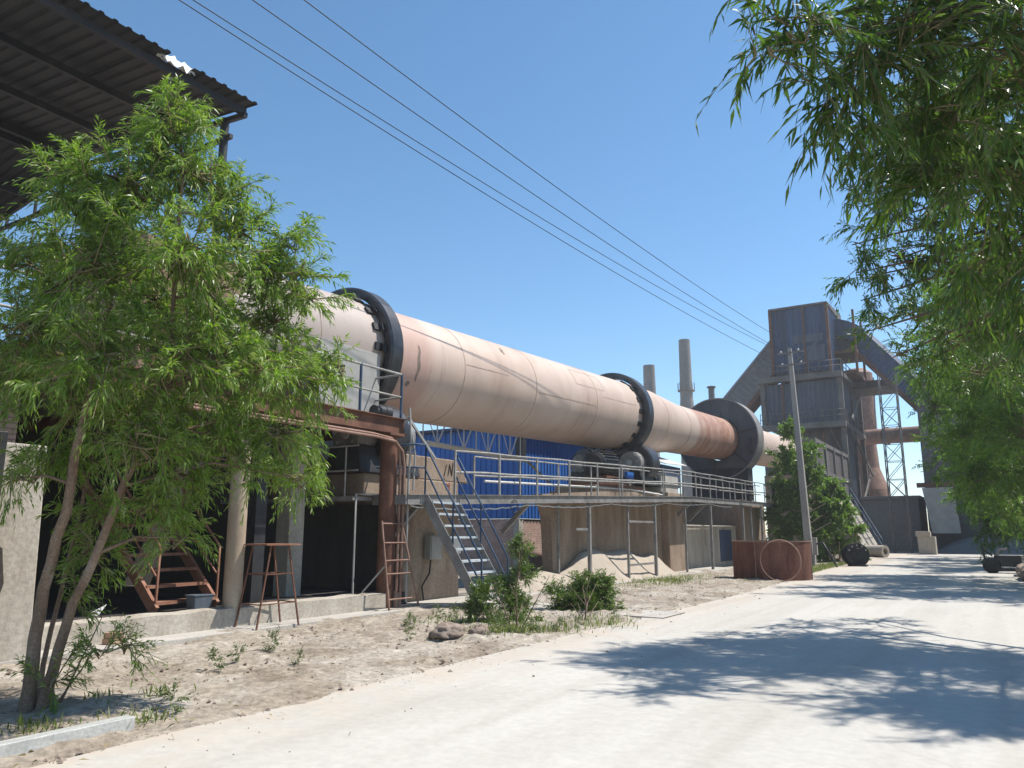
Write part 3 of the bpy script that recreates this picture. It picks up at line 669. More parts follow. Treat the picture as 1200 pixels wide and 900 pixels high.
for k in range(7):
    y = 44.0 + k * .16; rg.hexa([(-10.46, y, dz(y) + .05 + .1 * (k % 3)), (-10.43 + .03 * (k % 2), y, dz(y) + .05), (-10.43, y + .15, dz(y) + .1), (-10.46, y + .15, dz(y) + .05)], [(-10.47, y, dz(y) + 1.06), (-10.44, y, dz(y) + 1.05), (-10.44, y + .15, dz(y) + 1.02), (-10.47, y + .15, dz(y) + 1.0)])
tag(rg.build('cloth', M['sand']), 'pale ragged cloth hung over the far end of the walkway rail', 'cloth')

# stairs down to the road
ss = thing('steel_stair', (-9.9, 14.2, 0), 'steep steel stair with blue tube handrails leading up to the walkway', 'stairs')
TL = Vector((-10.5, 13.35, dz(13.4))); DV = Vector((.93, .36, 0)); RUN = 1.28; WV = Vector((-.10, 1.0, 0)) * 1.25; BL = TL + DV * RUN; BL.z = .0
for o in (Vector((0, 0, 0)), WV):
    MB().bar(TL + o + Vector((0, 0, -.05)), BL + o + Vector((0, 0, .02)), .05, .19, (0, 0, 1)).build('stringer', M['steel'], ss)
for k in range(9):
    t = (k + .6) / 9.6; p = TL.lerp(BL, t)
    MB().hexa([p + DV * -.11 + Vector((0, 0, -.02)), p + DV * .11 + Vector((0, 0, -.02)), p + DV * .11 + WV + Vector((0, 0, -.02)), p - DV * .11 + WV + Vector((0, 0, -.02))],
              [p + DV * -.11 + Vector((0, 0, .025)), p + DV * .11 + Vector((0, 0, .025)), p + DV * .11 + WV + Vector((0, 0, .025)), p - DV * .11 + WV + Vector((0, 0, .025))]).build('tread', M['tread'], ss)
for o in (Vector((0, 0, 0)), WV):
    h = MB(); up = Vector((0, 0, 1.08))
    h.tube([TL + o, TL + o + up, BL + o + Vector((0, 0, 1.05)), BL + o + Vector((0, 0, .75))], .024, 6)
    h.tube([TL + o + up * .52, BL + o + Vector((0, 0, .52))], .022, 6)
    for t in (.5, 1.0):
        p = TL.lerp(BL, t); h.tube([p + o, p + o + Vector((0, 0, 1.06))], .022, 6)
    h.build('handrail', M['blue_rail'], ss)
jb = thing('junction_box', (-11.4, 14.9, 1.3), 'cream electrical box on the pier behind the stairs, cable hanging below', 'box')
MB().box(-11.44, -11.25, 14.55, 15.0, 1.0, 1.55).build('casing', M['pale_steel'], jb, .015)
MB().box(-11.255, -11.235, 14.58, 14.97, 1.03, 1.52).build('door', M['pale_steel'], jb, .006)
MB().tube([(-11.35, 14.7, 1.0), (-11.3, 14.6, .7), (-11.4, 14.45, .4), (-11.38, 14.5, .1)], .02, 6).build('cable', M['wire'], jb)
bx2 = thing('junction_box', (-11.4, 15.6, 1.3), 'second smaller cream box on the pier, right of the first', 'box')
MB().box(-11.44, -11.3, 15.5, 15.85, 1.1, 1.5).build('casing', M['pale_steel'], bx2, .015)
MB().box(-11.305, -11.285, 15.53, 15.82, 1.13, 1.47).build('door', M['white_pipe'], bx2, .006)

# ------------------------------------------------------------------ burner platform
bp = thing('burner_platform', (-13, 9, .34), 'steel burner platform on round columns, with railings, at the kiln mouth', 'platform')
MB().box(-18.3, -10.85, -4, 12.9, 3.98, 4.04).build('deck', M['steel'], bp)  # near end extended out of view to keep light out of the bay
m = MB(); m.box(-10.86, -10.8, 2.5, 12.95, 3.72, 4.03); m.box(-10.86, -10.72, 2.5, 12.95, 4.03, 4.05); m.box(-10.86, -10.72, 2.5, 12.95, 3.70, 3.72); m.box(-18, -10.86, 12.87, 12.93, 3.72, 4.03)
m.build('edge_beam', M['rust'], bp)
m = MB()
for y in (-1, 1.5, 4, 6.2, 8.4, 10.6): m.box(-18, -10.87, y, y + .1, 3.75, 3.975)
m.build('joists', M['rust'], bp)
top = MB(); top.tube([(-10.82, 2.5, 5.06), (-10.82, 12.85, 5.04), (-11.9, 12.88, 5.04)], .026, 8); top.build('handrail', M['rail'], bp)
MB().tube([(-10.82, 2.5, 4.55), (-10.82, 12.85, 4.53), (-11.9, 12.88, 4.53)], .022, 8).build('mid_rail', M['rail'], bp)
for y in (3.2, 5.6, 8.0, 9.75, 11.55, 12.85):
    MB().tube([(-10.82, y, 4.03), (-10.82, y, 5.06)], .03, 8).build('rail_post', M['blue_rail'], bp)
for x, y, r, m_, n in ((-11.0, 8.85, .155, 'tan_col', 1), (-11.3, 4.9, .15, 'tan_col', 1), (-12.2, 10.3, .14, 'tan_col', 1)):
    MB().tube([(x, y, .3), (x, y, 3.75)], r, 20).build('column', M[m_], bp)
m = MB(); m.tube([(-10.98, 12.68, .1), (-10.98, 12.68, 3.72)], .185, 20); m.box(-11.25, -10.72, 12.42, 12.93, 3.66, 3.7)
m.build('column', M['rust'], bp)
m = MB(); m.box(-11.75, -11.5, 9.65, 9.9, .34, 3.75); m.box(-11.78, -11.47, 9.62, 9.93, 2.75, 2.8); m.build('column', M['steel_dark'], bp)
cp = thing('cooling_pipe', (-10.72, 11, 3.6), 'rusty pink pipes running below the platform beam and down the column', 'pipe')
for i, (dx, dz_) in enumerate(((0, 0), (.05, -.06))):
    MB().tube([(-10.72 + dx, 7.5, 3.62 + dz_), (-10.72 + dx, 11.9, 3.62 + dz_), (-10.72 + dx, 12.45 + .07 * i, 3.58 + dz_), (-10.72 + dx, 12.7 + .07 * i, 3.38 + dz_), (-10.72 + dx, 12.76 + .07 * i, 3.0), (-10.74 + dx, 12.76 + .07 * i, .1)], .03, 8).build('pipe', M['rust_pale'], cp)
hs = MB(); hs.tube([(-10.66, 12.95, 4.3), (-10.64, 13.0, 3.6), (-10.62, 12.92, 2.6), (-10.66, 12.96, 1.6), (-10.6, 12.92, .2)], .025, 8); hs.tube([(-10.7, 13.0, 4.1), (-10.55, 13.04, 3.3), (-10.6, 13.06, 2.5)], .02, 8)
tag(hs.build('hose', M['pale_steel']), 'pale hoses dangling beside the rusty platform column', 'hose')
bc = MB(); bc.bar((-10.7, 12.95, 4.1), (-10.55, 13.75, 3.25), .05); tag(bc.build('brace', M['pale_steel']), 'short pale diagonal brace from the platform corner', 'brace')

sc = thing('steel_screen', (-11.6, 12.2, 4.04), 'plain grey steel screen standing on platform before the kiln tyre', 'screen')
MB().box(-12.9, -11.6, 11.15, 13.0, 4.05, 5.62).build('panel', M['pale_steel'], sc, .01)
MB().tube([(-11.7, 11.95, 5.62), (-11.7, 12.0, 5.85), (-11.7, 12.15, 6.0), (-11.7, 12.95, 5.95), (-11.7, 12.98, 5.62)], .03, 8).build('pipe_loop', M['rust_pale'], sc)
kh = thing('kiln_hood', (-13, 8.0, 4.04), 'squat brick and steel kiln hood on platform, behind the left tree', 'kiln hood')
MB().box(-14.6, -11.7, 6.9, 9.2, 4.05, 6.6).build('casing', M['rust_pale'], kh, .04)
MB().box(-11.7, -11.62, 7.4, 8.7, 4.3, 5.6).build('door', M['rust'], kh, .02)
mb_ = thing('motor_unit', (-11.2, 12.6, 4.04), 'dark small motor lying on the platform corner', 'motor')
MB().lathe((-11.25, 12.72, 4.22), (0, 1, 0), [(-.28, 0), (-.28, .13), (.2, .15), (.26, .1), (.26, 0)], 18).build('casing', M['steel_dark'], mb_)
MB().box(-11.4, -11.1, 12.5, 12.9, 4.045, 4.1).build('base', M['rust'], mb_)

# side landing in front of the first pier, with the vertical conduit
sl = thing('side_landing', (-12.8, 12.2, 2.3), 'narrow landing with tube rail in the shade before first pier', 'landing')
MB().box(-15.5, -11.3, 11.95, 12.54, 2.28, 2.36).build('deck', M['steel'], sl)
m = MB()
for z in (2.9, 3.42): m.tube([(-15.5, 11.97, z), (-11.2, 11.97, z)], .02, 6)
for x in (-14.8, -13.3, -11.55): m.tube([(x, 11.97, 2.36), (x, 11.97, 3.42)], .02, 6)
m.build('handrail', M['rail'], sl)
cd = MB().tube([(-11.1, 12.7, 3.6), (-11.1, 12.7, 2.42), (-11.12, 12.2, 2.4), (-11.2, 11.95, 2.4), (-11.2, 11.95, .38)], .022, 8)
tag(cd.build('conduit', M['pale_steel']), 'thin pale conduit bent down the dark bay left of the rusty column', 'pipe')

# interior: walls, rusty stairs
iw = MB().box(-15.1, -11.6, 13.70, 13.79, .34, 2.25); tag(iw.build('darkening_panel', M['interior']), 'added black sheet darkening the shaded, stained lower end of first pier', 'panel')  # added sheet that darkens the lower recess, with its staining
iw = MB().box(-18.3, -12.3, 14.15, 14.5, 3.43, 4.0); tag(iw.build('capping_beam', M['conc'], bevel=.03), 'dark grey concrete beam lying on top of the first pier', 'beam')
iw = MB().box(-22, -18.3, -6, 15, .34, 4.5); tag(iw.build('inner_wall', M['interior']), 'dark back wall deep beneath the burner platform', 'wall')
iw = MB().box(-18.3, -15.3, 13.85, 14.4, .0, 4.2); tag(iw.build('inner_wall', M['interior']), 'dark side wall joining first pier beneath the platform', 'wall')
pn = MB().box(-12.7, -12.3, 11.2, 11.6, .3, 3.74); tag(pn.build('concrete_column', M['conc'], bevel=.02), 'pale square concrete column right of the dark column, under the platform', 'column')
rs = thing('rusty_stair', (-12.6, 8.5, .34), 'rusty short stair with angled railings in the shade under the platform', 'stairs')
S0 = Vector((-11.45, 7.75, .38)); SD = Vector((-1.0, -.05, .95)); SW = Vector((-.15, 1.25, 0))
for o in (Vector((0, 0, 0)), SW): MB().bar(S0 + o, S0 + o + SD * 2.2, .06, .18).build('stringer', M['rust_orange'], rs)
for k in range(8):
    p = S0 + SD * (.1 + .26 * k); MB().hexa([p + Vector((-.12, 0, 0)), p + Vector((.12, 0, 0)), p + SW + Vector((.12, 0, 0)), p + SW + Vector((-.12, 0, 0))], [p + Vector((-.12, 0, .05)), p + Vector((.12, 0, .05)), p + SW + Vector((.12, 0, .05)), p + SW + Vector((-.12, 0, .05))]).build('tread', M['rust_orange'], rs)
for o in (Vector((0, 0, 0)), SW):
    h = MB(); up = Vector((0, 0, 1.0)); a = S0 + o; b_ = S0 + o + SD * 2.1
    h.tube([a, a + up, b_ + up, b_], .022, 6); h.tube([a + up * .5, b_ + up * .5], .018, 6); h.tube([a.lerp(b_, .5), a.lerp(b_, .5) + up], .02, 6)
    h.build('handrail', M['rust_orange'], rs)
bk_ = thing('bucket', (-11.2, 8.36, .38), 'blue grey square bucket beside the tan column on the low wall', 'bucket')
MB().hexa([(-11.28, 8.2, .4), (-11.08, 8.2, .4), (-11.08, 8.5, .4), (-11.28, 8.5, .4)], [(-11.3, 8.17, .6), (-11.06, 8.17, .6), (-11.06, 8.53, .6), (-11.3, 8.53, .6)]).build('body', M['bucket'], bk_, .01)
MB().box(-11.31, -11.05, 8.16, 8.54, .6, .62).build('rim', M['bucket'], bk_, .005)
sw = MB().add([(-11.6, 6.75, .42), (-11.4, 6.8, .40), (-11.45, 6.95, .56), (-11.62, 6.9, .45), (-11.5, 6.85, .47)], [(0, 1, 4), (1, 2, 4), (2, 3, 4), (3, 0, 4), (0, 3, 2, 1)])
tag(sw.build('scrap_sheet', M['scrap']), 'small bright white torn sheet lying in the dark bay', 'scrap')

lw = thing('low_wall', (-10.97, 6, 0), 'low long concrete kerb wall with chipped top under the platform', 'wall')
m = MB(); vs = []; fs = []; n = 90
for i in range(n + 1):
    y = 1 + i * (13.0 - 1) / n; p = Vector((0, y, 0)); dzv = .025 * noise.fractal(p * 2.1, 1, 2, 4); dx = .02 * noise.noise(p * 1.7)
    vs += [(-11.16, y, 0), (-10.84 + dx * .3, y, 0), (-10.85 + dx, y, .38 + dzv), (-11.16, y, .40 + dzv)]
    if i:
        a = 4 * i; fs += [(a - 3, a + 1, a + 2, a - 2), (a - 2, a + 2, a + 3, a - 1), (a - 4, a - 1, a + 3, a)]
fs += [(0, 1, 2, 3), (4 * n + 3, 4 * n + 2, 4 * n + 1, 4 * n)]
m.add(vs, fs); m.build('wall_body', M['conc'], lw)

# trestle stand and ladder
ts = thing('trestle', (-10.65, 9.3, .05), 'rusty four legged steel trestle standing against the low wall', 'trestle')
tops = [(-10.8, 9.05), (-10.35, 9.05), (-10.42, 9.5), (-10.8, 9.5)]; bots = [(-10.82, 8.8), (-10.3, 8.8), (-10.3, 9.7), (-10.75, 9.7)]
for (a, b_), (c, d_) in zip(tops, bots): MB().bar((a, b_, 1.4), (c, d_, .06), .024).build('leg', M['rust'], ts)
for z in (.45, .93):
    m = MB()
    t = (1.5 - z) / 1.44; q = [(a + (c - a) * t, b_ + (d_ - b_) * t, z) for (a, b_), (c, d_) in zip(tops, bots)]
    for i in range(4): m.bar(q[i], q[(i + 1) % 4], .02)
    m.build('brace_ring', M['rust'], ts)
MB().box(-10.85, -10.28, 8.9, 9.65, 1.4, 1.425).build('top', M['rust_orange'], ts)
ld = thing('ladder', (-10.55, 12.7, .08), 'rusty step ladder leaning beside the round platform column', 'ladder')
a0, a1 = Vector((-10.45, 12.22, .08)), Vector((-10.7, 12.2, 1.85)); b0, b1 = Vector((-10.4, 13.1, .08)), Vector((-10.7, 12.82, 1.85))
MB().tube([a0, a1], .022, 8).build('rail', M['rust_pale'], ld); MB().tube([b0, b1], .022, 8).build('rail', M['rust_pale'], ld)
for t in (.12, .4, .55, .75, .97) : MB().tube([a0.lerp(a1, t), b0.lerp(b1, t)], .016, 6).build('rung', M['rust_pale'], ld)
MB().tube([a0.lerp(a1, .5), (-11.0, 12.0, .42)], .018, 6).build('strut', M['pale_steel'], ld)

# ------------------------------------------------------------------ canopy
cn = thing('canopy', (-14, 4, 4.04), 'dark corrugated canopy roof on posts with torn eave, upper left', 'canopy')
RX, RZ = -15.54, 9.30; EX, EZ = -10.28, 8.86; WX, WZ = -19.6, 8.72
u1 = Vector((EX - RX, 0, EZ - RZ)); w1 = u1.length; u1n = u1.normalized(); n1 = Vector((-u1n.z, 0, u1n.x))
u2 = Vector((WX - RX, 0, WZ - RZ)); w2 = u2.length; u2n = u2.normalized(); n2 = Vector((u2n.z, 0, -u2n.x))
for (a, b_, dw, lift) in ((-4, 4.0, .0, 0), (3.8, 4.85, -.16, .012), (4.65, 6.35, .1, .03), (6.15, 7.0, -.18, .014), (6.8, 8.06, .06, .034)):
    MB().corr(Vector((RX, a, RZ + .06 + lift)), (0, 1, 0), u1n, n1 if n1.z > 0 else -n1, b_ - a, w1 + dw, .2, .03, .35).build('roof_sheet', M['roofsheet'], cn)
MB().corr(Vector((RX, -4, RZ + .06)), (0, 1, 0), u2n, n2 if n2.z > 0 else -n2, 12.06, w2 + .2, .2, .03, .35).build('roof_sheet', M['roofsheet'], cn)
for (a, b_) in ((3.97, 4.73), (6.27, 6.88)):
    f = MB(); k = 10; vs = []; fs = []
    for i in range(k + 1):
        y = a + (b_ - a) * i / k; x = EX - .17 + .02 * math.sin(i * 2.2)
        vs += [(x, y, EZ + .09), (x + .1, y, EZ + .16 + .03 * math.sin(i * 1.9)), (x + .13 + .03 * math.sin(i * 1.3), y, EZ + .03 + .03 * math.cos(i * 2.1))]
        if i: fs += [(3 * i - 3, 3 * i, 3 * i + 1, 3 * i - 2), (3 * i - 2, 3 * i + 1, 3 * i + 2, 3 * i - 1)]
    f.add(vs, fs, True); f.build('torn_flashing', M['roofwhite'], cn)
MB().box(RX - .3, RX + .3, -4, 8.05, RZ + .07, RZ + .12).build('ridge_cap', M['roofsheet'], cn)
for t in (.03, .34, .66, .965):
    p = Vector((RX, 0, RZ)) + u1 * t; MB().box(p.x - .04, p.x + .04, -4, 8.0, p.z - .10, p.z + .03).build('purlin', M['steel_dark'], cn)
for t in (.05, .5, .95):
    p = Vector((RX, 0, RZ)) + u2 * t; MB().box(p.x - .04, p.x + .04, -4, 8.0, p.z - .10, p.z + .03).build('purlin', M['steel_dark'], cn)
for yt in (7.92, 2.5):
    t = MB(); t.bar((EX - .05, yt, EZ - .14), (RX, yt, RZ - .16), .07, .09); t.bar((RX, yt, RZ - .16), (WX, yt, WZ - .16), .07, .09)
    bz = 8.42; t.bar((EX - .4, yt, bz), (WX + .3, yt, bz), .07, .08)
    for x in (-10.95, -11.9, -12.9, -13.9, -15.54, -17.2, -18.4):
        zt = (EZ + (RZ - EZ) * (x - EX) / (RX - EX) if x > RX else RZ + (WZ - RZ) * (x - RX) / (WX - RX)) - .16; t.bar((x, yt, bz), (x, yt, zt), .05)
    t.build('truss', M['steel_dark'], cn)
for x, y in ((-10.88, 7.92), (-18.9, 7.92), (-10.95, 2.5), (-18.9, 2.5)): MB().tube([(x, y, 4.05 if x > -18 else .34), (x, y, 8.8)], .075, 10).build('post', M['steel_dark'], cn)

# ------------------------------------------------------------------ left edge masonry
pl = thing('concrete_pillar', (-10.9, 4.5, 0), 'broad weathered concrete pillar with a dark runny stain at left edge', 'pillar')
MB().hexa([(-11.6, 2.2, -.1), (-10.35, 2.2, -.1), (-10.35, 5.35, -.1), (-11.6, 5.35, -.1)], [(-11.6, 2.2, 2.72), (-10.4, 2.2, 2.72), (-10.4, 5.3, 2.72), (-11.6, 5.3, 2.72)]).build('shaft', M['conc'], pl, .02)
m = MB(); q = [(4.62, 1.55), (4.78, 1.42), (4.83, 1.2), (4.9, 1.0), (4.86, .72)]
vs = []; fs = []
for i, (y, z) in enumerate(q):
    w = (.05, .11, .09, .05, .02)[i]; vs += [(-10.372 + .0 - (z * -.0), y - w, z), (-10.372, y + w, z)]
    if i: fs.append((2 * i - 2, 2 * i - 1, 2 * i + 1, 2 * i))
vs = [(-10.35 - .05 * (z + .1) / 2.82 + .006, y, z) for (_, y, z) in vs]
m.add(vs, fs); m.build('stain', M['black_paint'], pl)
db = thing('steel_cabinet', (-9.9, 3.9, 0), 'dark grey steel post panel at the left border before the pillar', 'panel')
MB().box(-10.05, -9.62, 3.4, 4.45, 1.62, 2.76).build('casing', M['steel_dark'], db, .01)
MB().box(-9.9, -9.75, 3.7, 3.9, -.05, 1.62).build('leg', M['steel_dark'], db)
bwl = MB().box(-11.9, -11.25, 1.5, 5.3, 2.72, 4.0); tag(bwl.build('brick_wall', M['brick_old']), 'old brick wall standing on top of the concrete pillar', 'wall')
bb = MB().box(-10.75, -10.55, 6.5, 6.72, .08, .16); bb.box(-10.74, -10.56, 6.52, 6.7, .16, .24)
tag(bb.build('loose_bricks', M['brickbit'], bevel=.008), 'two pale loose bricks stacked at the foot of the low wall', 'bricks')

# ------------------------------------------------------------------ roadside objects
# rust ring
dg = thing('steel_ring', (-6.93, 28.8, 0), 'large open rust brown steel ring section standing by the road', 'steel ring')
MB().lathe((-6.93, 28.8, .0), (0, 0, 1), [(0, 1.31), (0, 1.335), (1.33, 1.335), (1.33, 1.31)], 72, True).build('shell', M['rust_ring'], dg)
for a_ in (-100, 20, 140):
    MB().bar((-6.93 + 1.337 * math.cos(R(a_)), 28.8 + 1.337 * math.sin(R(a_)), .02), (-6.93 + 1.337 * math.cos(R(a_)), 28.8 + 1.337 * math.sin(R(a_)), 1.3), .03, .02).build('weld_seam', M['rust_pale'], dg)
MB().lathe((-6.93, 28.8, 0), (0, 0, 1), [(1.30, 1.30), (1.30, 1.35), (1.34, 1.35), (1.34, 1.30)], 72, True).build('rim', M['rust_pale'], dg)
hp = MB(); c = Vector((-6.32, 27.42, .70)); a = Vector((.87, .49, 0)).normalized(); u_ = Vector((-.06, .2, .98)).normalized()
for dd in (0, .045): hp.tube([c + Vector((.02, -dd, 0)) + a * (.68 - dd * .2) * math.cos(t) + u_ * (.70 - dd * .3) * math.sin(t) for t in [i * 2 * math.pi / 48 for i in range(49)]], .016, 6, False)
tag(hp.build('wire_hoop', M['rust_pale']), 'thin pale wire hoop leaning on the rust ring', 'hoop')
# black flanged fitting
rl = thing('flanged_fitting', (-5.95, 41.7, 0), 'black round flanged fitting standing on the verge near the pole', 'fitting')
fd = Vector((.45, -.9, .05)).normalized(); fc = Vector((-5.95, 41.75, .56))
MB().lathe(fc, fd, [(.22, 0), (.22, .30), (.16, .34), (.16, .56), (.05, .58), (.05, .42), (-.35, .42), (-.35, .56), (-.5, .56), (-.5, 0)], 40).build('body', M['rubber'], rl)
m = MB(); aa = fd.cross(Vector((0, 0, 1))).normalized(); ab = aa.cross(fd)
for k in range(5):
    t = R(30 + k * 30); p = fc + fd * .165 + (aa * math.cos(t) + ab * math.sin(t)) * .46; m.tube([p, p + fd * .02], .045, 8)
m.build('bolt_plates', M['pale_steel'], rl)
MB().box(-6.35, -5.5, 41.4, 42.1, -.02, .1).build('foot', M['rubber'], rl, .02)
pp = thing('clay_pipe', (-6.6, 56, 0), 'short thick pale pipe lying at the foot of the far stairs', 'pipe')
MB().lathe((-7.7, 58.3, .42), (.85, -.5, 0), [(0, .22), (0, .40), (1.5, .40), (1.5, .22)], 24, True).build('barrel', M['sand'], pp)
# utility pole
up_ = thing('utility_pole', (-7.91, 40.54, 0), 'tall leaning concrete utility pole with cross arms, beside the rust ring', 'utility pole')
PT = Vector((-8.17, 40.5, 11.0)); PB = Vector((-7.91, 40.54, -.1))
vs = []
for p, w in ((PB, .18), (PT, .095)): vs += [p + Vector((i * w, j * w, 0)) for i, j in ((-1, -1), (1, -1), (1, 1), (-1, 1))]
MB().hexa(vs[:4], vs[4:]).build('shaft', M['pole'], up_, .02)
MB().box(-8.16, -7.66, 40.3, 40.8, -.1, .55).build('footing', M['pole'], up_, .03)
INS = [Vector((-7.72, 40.5, 10.9)), Vector((-8.58, 40.5, 10.86)), Vector((-7.62, 40.5, 10.25)), Vector((-8.55, 40.5, 10.21))]
for za_, i, j in ((10.74, 1, 0), (10.1, 3, 2)):
    MB().bar((-8.75, 40.36, za_), (-7.45, 40.36, za_ + .03), .08, .08).build('cross_arm', M['steel'], up_)
for p in INS:
    MB().lathe((p.x, 40.36, p.z - .12), (0, 0, 1), [(-.02, 0), (-.02, .02), (.04, .02), (.05, .06), (.11, .055), (.14, .03), (.14, 0)], 12).build('insulator', M['ins'], up_)
bxp = thing('meter_box', (-7.55, 40.4, .5), 'small dark hooked bracket at the base of the leaning utility pole', 'bracket')
MB().box(-7.7, -7.5, 40.25, 40.5, .55, 1.4).build('casing', M['pole'], bxp, .02)
MB().tube([(-7.5, 40.3, 1.1), (-7.2, 40.2, 1.15), (-7.0, 40.1, .8), (-6.6, 40.0, .02)], .05, 8).build('pipe', M['steel_dark'], bxp)
# wires
ends = [(-9.35, 8.2, 10.75), (-9.95, 7.65, 10.6), (-10.75, 7.35, 10.55), (-10.9, 6.9, 10.5)]
wl = ['topmost overhead wire crossing the sky to the utility pole', 'second overhead wire from the top, ending left on the upper arm',
      'third overhead wire, close above the lowest one', 'lowest of the four overhead wires crossing the sky']
for e, p, l in zip(ends, (INS[0], INS[2], INS[1], INS[3]), wl):
    A = Vector((p.x, 40.36, p.z)); B = Vector(e); C = B + (B - A) * .5
    q = []
    for i in range(41):
        t = i / 40; s = A.lerp(C, t); s.z -= 0; q.append(s + Vector((0, 0, -.75 * (4 * t * (1 - t) - 4 * (2/3) * (1/3) * t / (2/3) * 1.0))))
    tag(MB().tube(q, .0105, 5).build('overhead_wire', M['wire']), l, 'wire')
# foreground beam
fb = MB(); prof = [(-.09, 0), (.09, 0), (.09, .015), (.012, .015), (.012, .115), (.09, .115), (.09, .13), (-.09, .13), (-.09, .115), (-.012, .115), (-.012, .015), (-.09, .015)]
fb = MB().box(-6.24, -6.12, 1.9, 4.05, .02, .135)
tag(fb.build('steel_beam', M['alu'], bevel=.006), 'long grey metal beam lying along the near road edge', 'beam')

def rock(c, s, seed, label, group=None, name='rock'):
    import bmesh
    bm = bmesh.new(); bmesh.ops.create_icosphere(bm, subdivisions=4, radius=1)
    for v in bm.verts:
        p = v.co.copy(); k = 1 + .38 * noise.fractal(p * .9 + Vector((seed, 0, 0)), 1, 2, 4) + .05 * noise.noise(p * 6)
        v.co = Vector((p.x * s[0] * k, p.y * s[1] * k, max(p.z * s[2] * k, -s[2] * .35)))
    me = bpy.data.meshes.new(name); bm.to_mesh(me); bm.free(); me.materials.append(M['rock'])
    for q in me.polygons: q.use_smooth = True
    o = bpy.data.objects.new(name, me); COL.objects.link(o); o.location = c; return tag(o, label, 'rock', group)
rock((-7.35, 10.0, .1), (.26, .3, .17), 1.0, 'larger brown rock beside the sparse roadside shrub')
rock((-7.0, 10.35, .07), (.15, .16, .13), 4.0, 'smaller brown rock touching the larger one beside the shrub')
# pebbles
pb = MB()
for k in range(4200):
    y = 3.2 + 24 * rnd.random() ** 1.6; x = rnd.uniform(-10.3, road_edge(y) + .1 + (rnd.random() < .12) * rnd.random() * 2.0); s = .007 + .03 * rnd.random() ** 6
    z = .05 if x < road_edge(y) - .3 else .024
    vs = [(x + s * a * rnd.uniform(.7, 1.3), y + s * b_ * rnd.uniform(.7, 1.3), z + s * c * .7) for a, b_, c in ((1, 0, 0), (0, 1, 0), (-1, 0, 0), (0, -1, 0), (0, 0, 1), (0, 0, -1))]
    pb.add(vs, [(0, 1, 4), (1, 2, 4), (2, 3, 4), (3, 0, 4), (1, 0, 5), (2, 1, 5), (3, 2, 5), (0, 3, 5)])
tag(pb.build('pebbles', M['rock']), 'loose small pebbles and clods scattered over the bare dirt verge', 'pebbles', kind='stuff')

# dry leaf litter blown about the verge and road edge
gl = np.random.default_rng(9); n_ = 700
yy = 3 + 20 * gl.random(n_) ** 1.5; xx = -9.9 + 4.35 * gl.random(n_)
PP_ = np.stack([xx, yy, np.full(n_, .055)], 1); DD_ = gl.normal(size=(n_, 3)) * np.array([1, 1, .12]); DD_ /= np.linalg.norm(DD_, axis=1)[:, None]
rt_ = bpy.data.objects.new('tmp', None)
o_ = leaf_mesh('leaf_litter', PP_, DD_, .05 + .05 * gl.random(n_), .010 + .008 * gl.random(n_), M['dry_leaf'], rt_, 10); o_.parent = None; bpy.data.objects.remove(rt_)
tag(o_, 'thin dry fallen leaves scattered over the dirt verge', 'leaf litter', kind='stuff')

# right bank: debris and scrap frame
cart = thing('scrap_engine', (-.25, 37.6, 0), 'small dark scrap engine on a frame at the right road edge', 'engine')
MB().lathe((-.3, 37.5, .32), (.2, -1, 0), [(-.12, 0), (-.12, .24), (-.08, .32), (.08, .32), (.12, .24), (.12, 0)], 24).build('flywheel', M['rubber'], cart)
MB().box(-.2, .75, 37.5, 38.1, .28, .72).build('block', M['steel_dark'], cart, .04)
m = MB(); m.box(-.45, 1.0, 37.4, 37.5, .1, .2); m.box(-.45, 1.0, 38.1, 38.2, .1, .2); m.bar((-.5, 37.6, .1), (-.55, 37.6, 1.05), .07); m.bar((-.55, 37.6, .95), (-.25, 37.6, .7), .06)
m.build('frame', M['steel_dark'], cart)
MB().tube([(-.1, 37.6, .72), (.0, 37.55, .95), (.3, 37.55, .98)], .05, 8).build('pipe', M['steel'], cart)
# kerb stones at the right
for k, (y, l) in enumerate(((33.0, 'nearest rough kerb block on the right bank edge'), (36.0, 'rough kerb block on the right bank just before the scrap engine'))):
    rock((.85, y, .22), (.35, 1.5, .28), 9 + k, l, 'rough kerb blocks')

# ------------------------------------------------------------------ far plant
tw = thing('preheater_tower', (-15, 84, 0), 'tall streaked blue and brown clad preheater tower at the kiln end', 'tower')
c = MB()
for (x0, x1, z0, z1, y) in ((-17.3, -12.1, 17.2, 23.9, 78.0),):
    c.corr((x0, y, z0), (1, 0, 0), (0, 0, 1), (0, -1, 0), x1 - x0, z1 - z0, .52, .09, .4)
    c.corr((x1, y, z0), (0, 1, 0), (0, 0, 1), (1, 0, 0), 8, z1 - z0 - .2, .52, .09, .4)
    c.corr((x0, y, z0), (0, 1, 0), (0, 0, 1), (-1, 0, 0), 8, z1 - z0 - .6, .52, .09, .4)
c.build('upper_cladding', M['blue_dull'], tw)
w = MB()
w.box(-15.3, -12.5, 77.86, 77.9, 20.1, 20.9); w.box(-14.4, -12.4, 77.84, 77.88, 18.2, 19.7)
w.build('pale_panels', M['slate_sheet'], tw)
c = MB()
c.corr((-18.4, 78, 12.1), (1, 0, 0), (0, 0, 1), (0, -1, 0), 7.0, 4.1, .45, .09, .4)
c.corr((-11.4, 78, 12.1), (0, 1, 0), (0, 0, 1), (1, 0, 0), 10, 4.1, .45, .09, .4)
c.corr((-11.4, 78, 3.5), (0, 1, 0), (0, 0, 1), (1, 0, 0), 7, 8.5, .45, .09, .4)
c.build('lower_cladding', M['slate_sheet'], tw)
m = MB(); m.box(-17.2, -12.2, 78.2, 86, 16.6, 23.4); m.box(-18.2, -11.6, 79.2, 88, 11.6, 16.4); m.box(-17.5, -11.6, 80, 88, 0, 11.6)
